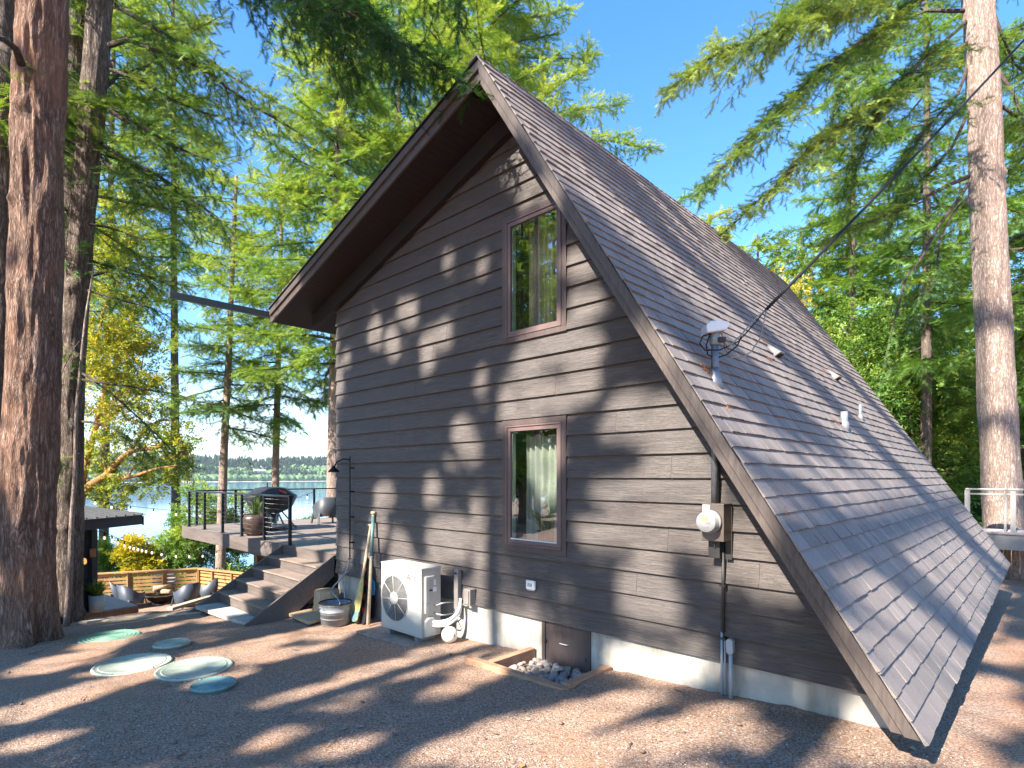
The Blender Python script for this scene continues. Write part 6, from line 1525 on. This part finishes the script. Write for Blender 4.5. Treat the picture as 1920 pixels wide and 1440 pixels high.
# ---------------------------------------------------------------- madrone leaning over the water
mb_ = at(150, 960, 17.5); base = V(mb_.x, mb_.y, -5.2)
t = thing('madrone_tree', 'madrone with orange trunk and golden green leaves leaning over the water', 'tree', base); m = MB(); cr = Crown()
main = [base, at(148, 960, 17.4), at(165, 915, 17.3), at(200, 890, 17.2), at(240, 850, 17.1), at(300, 838, 17)]
arms = [([at(150, 945, 17.4), at(158, 880, 17.4), at(180, 800, 17.6), at(200, 720, 17.8), at(225, 660, 18)], .13), (main, .17), ([at(200, 890, 17.2), at(240, 895, 17), at(290, 880, 16.8), at(335, 872, 16.6)], .07),
        ([at(180, 800, 17.6), at(220, 770, 17.4), at(260, 740, 17.2), at(290, 710, 17)], .07), ([at(200, 720, 17.8), at(180, 680, 17.8), at(190, 600, 18), at(210, 540, 18), (at(240, 480, 18.2))], .08), ([at(240, 850, 17.1), at(280, 800, 17.4), at(320, 790, 17.5), at(350, 850, 17.4)], .06)]
for P_, r_ in arms: sp_ = spline(P_, 6); m.tube(sp_, [r_ * (1 - .75 * k / len(sp_)) for k in range(len(sp_))], 10)
m.build('trunk', 'madrone_bark', t)
q = np.random.RandomState(8)
for (px, py, n_, rad, ti) in [(215, 660, 900, 1.1, .62), (260, 690, 800, .9, .58), (180, 740, 600, .9, .75), (230, 780, 500, .8, .72), (290, 740, 450, .8, .55), (200, 590, 600, 1.0, .5), (240, 520, 700, 1.1, .55), (190, 480, 600, 1.0, .5), (220, 420, 500, .9, .5), (300, 830, 300, .6, .45), (250, 890, 350, .6, .4), (200, 850, 350, .7, .5),
                              (330, 875, 260, .5, .4), (340, 820, 250, .5, .5), (175, 900, 200, .5, .5), (290, 910, 200, .5, .35), (170, 640, 400, .8, .65), (260, 620, 400, .8, .6), (210, 930, 200, .5, .4)]:
    c_ = np.array(at(px, py, 17.4)); o_ = q.randn(n_, 3); o_ /= np.linalg.norm(o_, axis=1, keepdims=True) ** .5; P_ = c_ + o_ * rad * .55
    sel = fbm(P_[:, 0] * 2.2, P_[:, 1] * 2.2, P_[:, 2] * 2.2, 2) > .42; P_, o_ = P_[sel], o_[sel]; k = len(P_)
    cr.add(P_, o_ + q.randn(k, 3) * .6, q.randn(k, 3) * .5 + np.array([0, 0, 1.]), .24 * (.7 + .5 * q.rand(k)), np.clip(ti + .3 * q.randn(k) * .6, .02, .98))
    for _ in range(3):
        e = P_[q.randint(0, k)]; near_ = min((p for a_ in arms for p in a_[0]), key=lambda p: (p - Vector(c_)).length); mb2 = MB(); cr.wood.tube([near_, (near_ + Vector(e)) / 2 + V(0, 0, .15), Vector(e)], [.03, .02, .008], 6, cap=False)
cr.wood.build('branch', 'madrone_bark', t); cr.build(t, 'madrone', LT)

# ---------------------------------------------------------------- pines by the shore beyond deck
def shore(label, pxb, pyb, pxt, pyt, d, r0, c0, Lmax, n, seed, **kw):
    b_ = at(pxb, pyb, d); tp_ = at(pxt, pyt, d); return fir(label, (b_.x, b_.y, -6.5), tp_, r0, r0 * kw.pop('taper', .25), c0, Lmax, n, seed, **kw)
shore('slender fir on the bank beyond the deck, left one of the pair', 407, 1065, 441, 330, 21, .20, .47, 2.5, 52, 201, barkm='bark_pale', mat='fir_yel', tw=.30, dens=1.17, fan=.28, tint=.62, hang=.4, name='shore_fir', amp=.012, nseg=24, nh=80)
shore('slender fir on the bank beyond the deck, right one of the pair', 510, 1000, 527, 300, 23, .19, .46, 2.8, 54, 202, barkm='bark_pale', mat='fir_yel', tw=.32, dens=1.17, fan=.28, tint=.55, hang=.4, name='shore_fir', amp=.012, nseg=24, nh=80)
shore('tall fir whose trunk passes behind the left eave corner', 617, 1000, 640, -80, 20, .26, .40, 3.9, 90, 203, barkm='bark_pale', mat='fir_yel', tw=.32, dens=1.17, fan=.28, tint=.58, hang=.75, name='shore_fir', taper=.55, amp=.015, nseg=28, nh=90, side=.4)
shore('tall bright fir rising behind the ridge of the house', 905, 1000, 900, -330, 24, .30, .40, 6.2, 88, 204, extra=[px_limb([(900, 330, 24), (1010, 290, 23.5), (1120, 262, 23), (1236, 280, 22.8)], .05, tw=.34, dens=1.1, tint=.6, hang=.4, start=.3, maxl=1.2), px_limb([(900, 420, 24), (1050, 395, 23.5), (1150, 372, 23.2), (1235, 385, 23)], .05, tw=.34, dens=1.1, tint=.6, hang=.4, start=.4, maxl=1.1), px_limb([(900, 250, 24), (1010, 190, 23.5), (1090, 130, 23.2), (1105, 80, 23)], .05, tw=.34, dens=1.1, tint=.65, hang=.4, start=.3, maxl=1.1), px_limb([(900, 470, 24), (1100, 440, 23), (1230, 400, 22.8), (1330, 345, 22.6)], .045, tw=.34, dens=1.0, tint=.5, hang=.35, start=.5, maxl=.9), px_limb([(900, 300, 24), (1000, 240, 23.5), (1080, 205, 23.2), (1170, 195, 23)], .05, tw=.34, dens=1.1, tint=.6, hang=.4, start=.3, maxl=1.1)], mat='fir_yel', tw=.36, dens=1.11, fan=.28, tint=.62, hang=.5, name='shore_fir', amp=.01, side=.36, maxl=1.3, droop=.2)
shore('loose fir between the leaning trunk and the gable, far back', 330, 1000, 322, -120, 26, .22, .50, 3.6, 62, 205, mat='fir_yel', tw=.34, dens=1.05, fan=.28, tint=.62, hang=.7, name='shore_fir', amp=.01)
shore('fir far behind with crown filling the gap left of the gable', 745, 1000, 748, -200, 27, .25, .45, 4.2, 70, 206, mat='fir_yel', tw=.36, dens=1.05, fan=.28, tint=.55, hang=.7, name='shore_fir', amp=.01)
shore('distant fir showing between the two left trunks and the madrone', 190, 1000, 215, -100, 24, .2, .38, 3.2, 60, 207, mat='fir_yel', tw=.34, dens=0.99, fan=.28, tint=.6, hang=.6, name='shore_fir', amp=.01)

# ---------------------------------------------------------------- great fir on the right
dR = 13.2; b = at(1888, 1085, dR); b2 = V(b.x, b.y, -2.6)
LR = [px_limb([(1812, 83, 13.2), (1760, 115, 12.6), (1700, 160, 12.0), (1630, 195, 11.5), (1560, 245, 11.1), (1510, 285, 10.8), (1460, 345, 10.5), (1400, 395, 10.3), (1352, 440, 10.2)], .060, tw=0.194, dens=2.04, side=.26, maxl=.95, hang=0.44, tint=0.72, start=.22),
      px_limb([(1812, 40, 13.2), (1780, 70, 12.6), (1730, 110, 12), (1690, 160, 11.7), (1650, 200, 11.6), (1620, 270, 11.6), (1600, 340, 11.6), (1592, 400, 11.6)], .045, tw=0.194, dens=1.85, maxl=.9, hang=0.44, tint=0.47, start=.25),
      px_limb([(1812, -40, 13.2), (1740, -10, 12.4), (1660, 45, 11.7), (1600, 90, 11.2), (1540, 130, 10.8), (1480, 190, 10.5), (1420, 240, 10.3), (1360, 310, 10.1), (1300, 370, 10)], .060, tw=0.194, dens=2.31, side=.26, maxl=.85, hang=0.39, tint=0.57, start=.2),
      px_limb([(1810, -120, 13.2), (1740, -80, 12.2), (1660, -20, 11.4), (1560, 12, 10.8), (1490, 38, 10.4), (1420, 72, 10.1), (1350, 92, 9.9), (1290, 135, 9.8), (1248, 175, 9.7)], .060, tw=0.202, dens=2.68, side=.26, maxl=.85, hang=0.41, tint=0.74, start=.25),
      px_limb([(1812, -180, 13.2), (1740, -160, 12.2), (1640, -100, 11.4), (1560, -40, 11), (1500, 10, 10.7), (1450, 60, 10.6)], .05, tw=0.202, dens=2.22, hang=0.44, tint=0.62, start=.3),
      px_limb([(1815, 332, 13.2), (1770, 350, 12.8), (1720, 372, 12.4), (1660, 405, 12.1), (1600, 428, 11.9), (1540, 458, 11.8)], .050, tw=0.194, dens=1.67, side=.3, maxl=.6, hang=0.28, tint=0.62, start=.45),
      px_limb([(1815, 345, 13.0), (1790, 385, 12.8), (1760, 425, 12.6), (1728, 480, 12.4), (1700, 520, 12.3), (1678, 590, 12.2), (1665, 660, 12.1), (1648, 735, 12.1)], .045, tw=0.176, dens=0.64, side=.12, maxl=.35, hang=0.44, tint=0.42, start=.5),
      px_limb([(1815, 370, 13.0), (1785, 400, 12.8), (1762, 450, 12.7), (1757, 520, 12.6), (1720, 560, 12.5), (1715, 620, 12.5)], .030, tw=0.176, dens=1.48, side=.3, maxl=.5, hang=0.44, tint=0.42, start=.35),
      px_limb([(1812, 130, 13.2), (1795, 180, 13), (1750, 225, 12.7), (1700, 300, 12.4), (1680, 340, 12.3)], .04, tw=0.194, dens=1.67, hang=0.44, tint=0.47, start=.25),
      px_limb([(1815, 210, 13.2), (1790, 275, 12.9), (1745, 320, 12.6), (1700, 370, 12.3), (1680, 400, 12.3)], .04, tw=0.194, dens=1.48, hang=0.44, tint=0.47, start=.35),
      px_limb([(1810, 20, 13.2), (1730, 20, 13.6), (1650, 60, 14), (1580, 150, 14.4), (1560, 230, 14.6)], .045, tw=0.202, dens=2.04, hang=0.47, tint=0.47, start=.25),
      px_limb([(1870, 130, 13.2), (1900, 180, 13), (1930, 240, 12.8), (1960, 300, 12.6)], .045, tw=0.194, dens=1.67, hang=0.44, tint=0.52, start=.35),
      px_limb([(1862, 20, 13.2), (1880, 80, 13.2), (1910, 130, 13.2), (1960, 160, 13)], .04, tw=0.194, dens=2.22, hang=0.44, tint=0.57, start=.25),
      px_limb([(1880, 200, 13.6), (1920, 230, 14), (1970, 300, 14.4)], .04, tw=0.194, dens=1.85, hang=0.44, tint=0.52, start=.1)]
fir('great sunlit fir trunk at the right with long limbs sweeping over the roof', b2, up_to(1811, -420, dR), .37, .26, 1.0, 3, 0, 105, mat='fir', barkm='bark_pale', extra=LR, nseg=150, nh=420, amp=.035, flare=.10, burls=26)

for i, (px, d, pyt, L_, lab) in enumerate([(1735, 21, -160, 3.2, 'tall airy fir behind the great right trunk, left of it'), (1960, 18, -200, 4.4, 'tall airy fir behind the great right trunk, at the right edge'), (1600, 25, 120, 3.6, 'airy fir rising over the far end of the steep roof')]):
    b_ = at(px, 900, d); fir(lab, (b_.x, b_.y, -2.8), at(px, pyt, d), .2, .05, .25, L_, 46, 330 + i, mat='fir_yel', tint=.42, tw=.36, dens=.95, hang=.5, group='airy firs behind the great right trunk', name='fir_tree', nseg=16, nh=30, amp=.01, Lmin=.5, fan=.2)
# ---------------------------------------------------------------- woods behind the house on the right
woods = [(1330, 30, 400, 3.2, 'yelgreen', 301), (1420, 27, 440, 3.4, 'green', 302), (1500, 33, 430, 3.6, 'green', 303), (1590, 28, 350, 3.6, 'green', 304), (1665, 36, 330, 4.0, 'dark', 305), (1735, 30, 395, 3.6, 'green', 306), (1800, 38, 300, 4, 'dark', 307),
         (1880, 34, 260, 4.2, 'green', 308), (1975, 30, 250, 4.2, 'dark', 309), (1560, 44, 400, 4.5, 'dark', 310), (1270, 40, 480, 4, 'green', 311), (2100, 32, 200, 4, 'dark', 312)]
ORD = ['first', 'second', 'third', 'fourth', 'fifth', 'sixth', 'seventh', 'eighth', 'ninth', 'tenth', 'eleventh', 'twelfth']
for i, (px, d, pyt, L_, kind, seed) in enumerate(sorted(woods)):
    b_ = at(px, 900, d); mt, ti = {'yelgreen': ('fir_yel', .75), 'green': ('fir_yel', .48), 'dark': ('fir', .5)}[kind]
    zt_ = (HY - pyt) / F * d
    fir('%s evergreen counted from the left among the woods behind the steep roof' % ORD[i], (b_.x, b_.y, -2.9), (b_.x, b_.y, zt_), .2, .04, .10, L_, 62, seed, mat=mt, tint=ti, tw=.46, dens=.62, templates=FTC, hang=.5, group='evergreens behind the steep roof', name='evergreen_tree', nseg=12, nh=20, amp=.01, bl_wood=False, maxl=1.3)
for i, (px, d, py, R_, H_, mt, ti, seed) in enumerate([(1480, 24, 620, 2.3, 5.2, 'leafy', .62, 401), (1580, 22, 560, 2.2, 6.0, 'leafy', .5, 402), (1660, 25, 600, 2.4, 5.8, 'leafy', .45, 403), (1740, 23, 650, 2.2, 5.4, 'leafy', .62, 404), (1800, 26, 560, 2.4, 6.4, 'leafy', .5, 405), (1910, 24, 560, 2.4, 6.4, 'leafy', .5, 406), (1420, 26, 520, 2.2, 7, 'madrone', .8, 407)]):
    b_ = at(px, 900, d); zt_ = (HY - py) / F * d
    broadleaf('%s leafy tree from the left in the undergrowth behind the roof' % ORD[i], (b_.x, b_.y, -2.8), R_, zt_ + 2.8, 5200, seed, mat=mt, tint=ti, group='leafy trees behind the steep roof', leaf=.30, clumps=44)
# bushes on the bank below the fence
for i, (px, py, d, R_, H_, mt, ti, seed, lab, n_) in enumerate([
        (255, 1064, 21, .62, 1.15, 'yellowbush', .55, 501, 'bright yellow green bush behind the terrace fence', 1700), (205, 1064, 21.5, .6, 1.15, 'leafy', .5, 502, 'green shrub at the cabin end of the fence', 1100),
        (342, 1065, 22, .85, 2.1, 'leafy', .62, 503, 'tall loose shrub above the fence left of the deck', 1500), (372, 1062, 21.5, 1.0, 3.1, 'leafy', .55, 504, 'tallest loose shrub under the deck corner', 1700), (300, 1068, 22, .7, 1.15, 'madrone', .4, 505, 'pale green shrub right of the yellow bush', 1100),
        (410, 1068, 22.5, .9, 2.9, 'leafy', .55, 506, 'shrub around the left slender fir', 1500), (445, 1066, 23, .9, 3.2, 'leafy', .6, 507, 'shrub behind the front railing posts', 1300), (270, 1070, 23.5, 1.0, 1.0, 'leafy', .5, 508, 'low shrub at the water side of the yellow bush', 1100)]):
    b_ = at(px, py, d); broadleaf(lab, (b_.x, b_.y, b_.z - .7), R_, H_ + .7, n_, seed, mat=mt, tint=ti, name='shrub', cat='shrub', leaf=.20, clumps=22, r0=.03)
b_ = at(575, 985, 19.5); broadleaf('glossy green shrub showing above the deck beside the chair', (b_.x, b_.y, b_.z - 1.5), .6, 2.0, 500, 509, mat='leafy', tint=.35, name='shrub', cat='shrub', leaf=.2, clumps=14)
# ground cover on the bank and under the woods
q = np.random.RandomState(77); n_ = 9000; x_ = -21.4 - q.rand(n_) ** 1.3 * 7; y_ = q.rand(n_) * 24 - 6; z_ = zg(x_, y_)
cr = Crown(); cr.add(np.stack([x_, y_, z_ + .1 + .3 * q.rand(n_)], -1), q.randn(n_, 3) + np.array([0, 0, .8]), q.randn(n_, 3), .28 * (.7 + .6 * q.rand(n_)), np.clip(.5 + .25 * q.randn(n_), 0, 1))
o = cr.build(None, 'leafy', LT, name='bank_undergrowth'); tag(o, 'tangled green undergrowth covering the bank below the fence', None, kind='stuff')
n_ = 9000; x_ = q.rand(n_) * 26 - 12; y_ = 19 + q.rand(n_) * 22; z_ = zg(x_, y_)
cr = Crown(); cr.add(np.stack([x_, y_, z_ + .1 + .5 * q.rand(n_)], -1), q.randn(n_, 3) + np.array([0, 0, .8]), q.randn(n_, 3), .40 * (.7 + .6 * q.rand(n_)), np.clip(.4 + .25 * q.randn(n_), 0, 1))
o = cr.build(None, 'leafy', LT, name='forest_undergrowth'); tag(o, 'green undergrowth on the forest floor behind the house', None, kind='stuff')

# evergreens far behind the viewer, mirrored in the panes: copies of two of the wood trees
src = [o for o in bpy.data.objects if o.name.startswith('evergreen_tree') and o.parent is None][:3]
BK = [(-27.5, -20.5, 1.0), (-30, -24, 1.0), (-33, -21.5, 1.0), (-36, -27, 1.1), (-29, -29, 1.1), (-40, -25, 1.0), (-34, -32, 1.2), (-45, -30, 1.2)]
for i, (x_, y_, s_) in enumerate(BK):
    c = copy_tree(src[i % 3]); c.location = (x_, y_, -3.2); c.scale = (s_ * 1.3, s_ * 1.3, s_ * 1.5); c.rotation_euler = (0, 0, i * 1.3)
    tag(c, 'evergreen far behind the viewer, seen only as a reflection in the window panes', 'tree', 'evergreens mirrored in the panes')
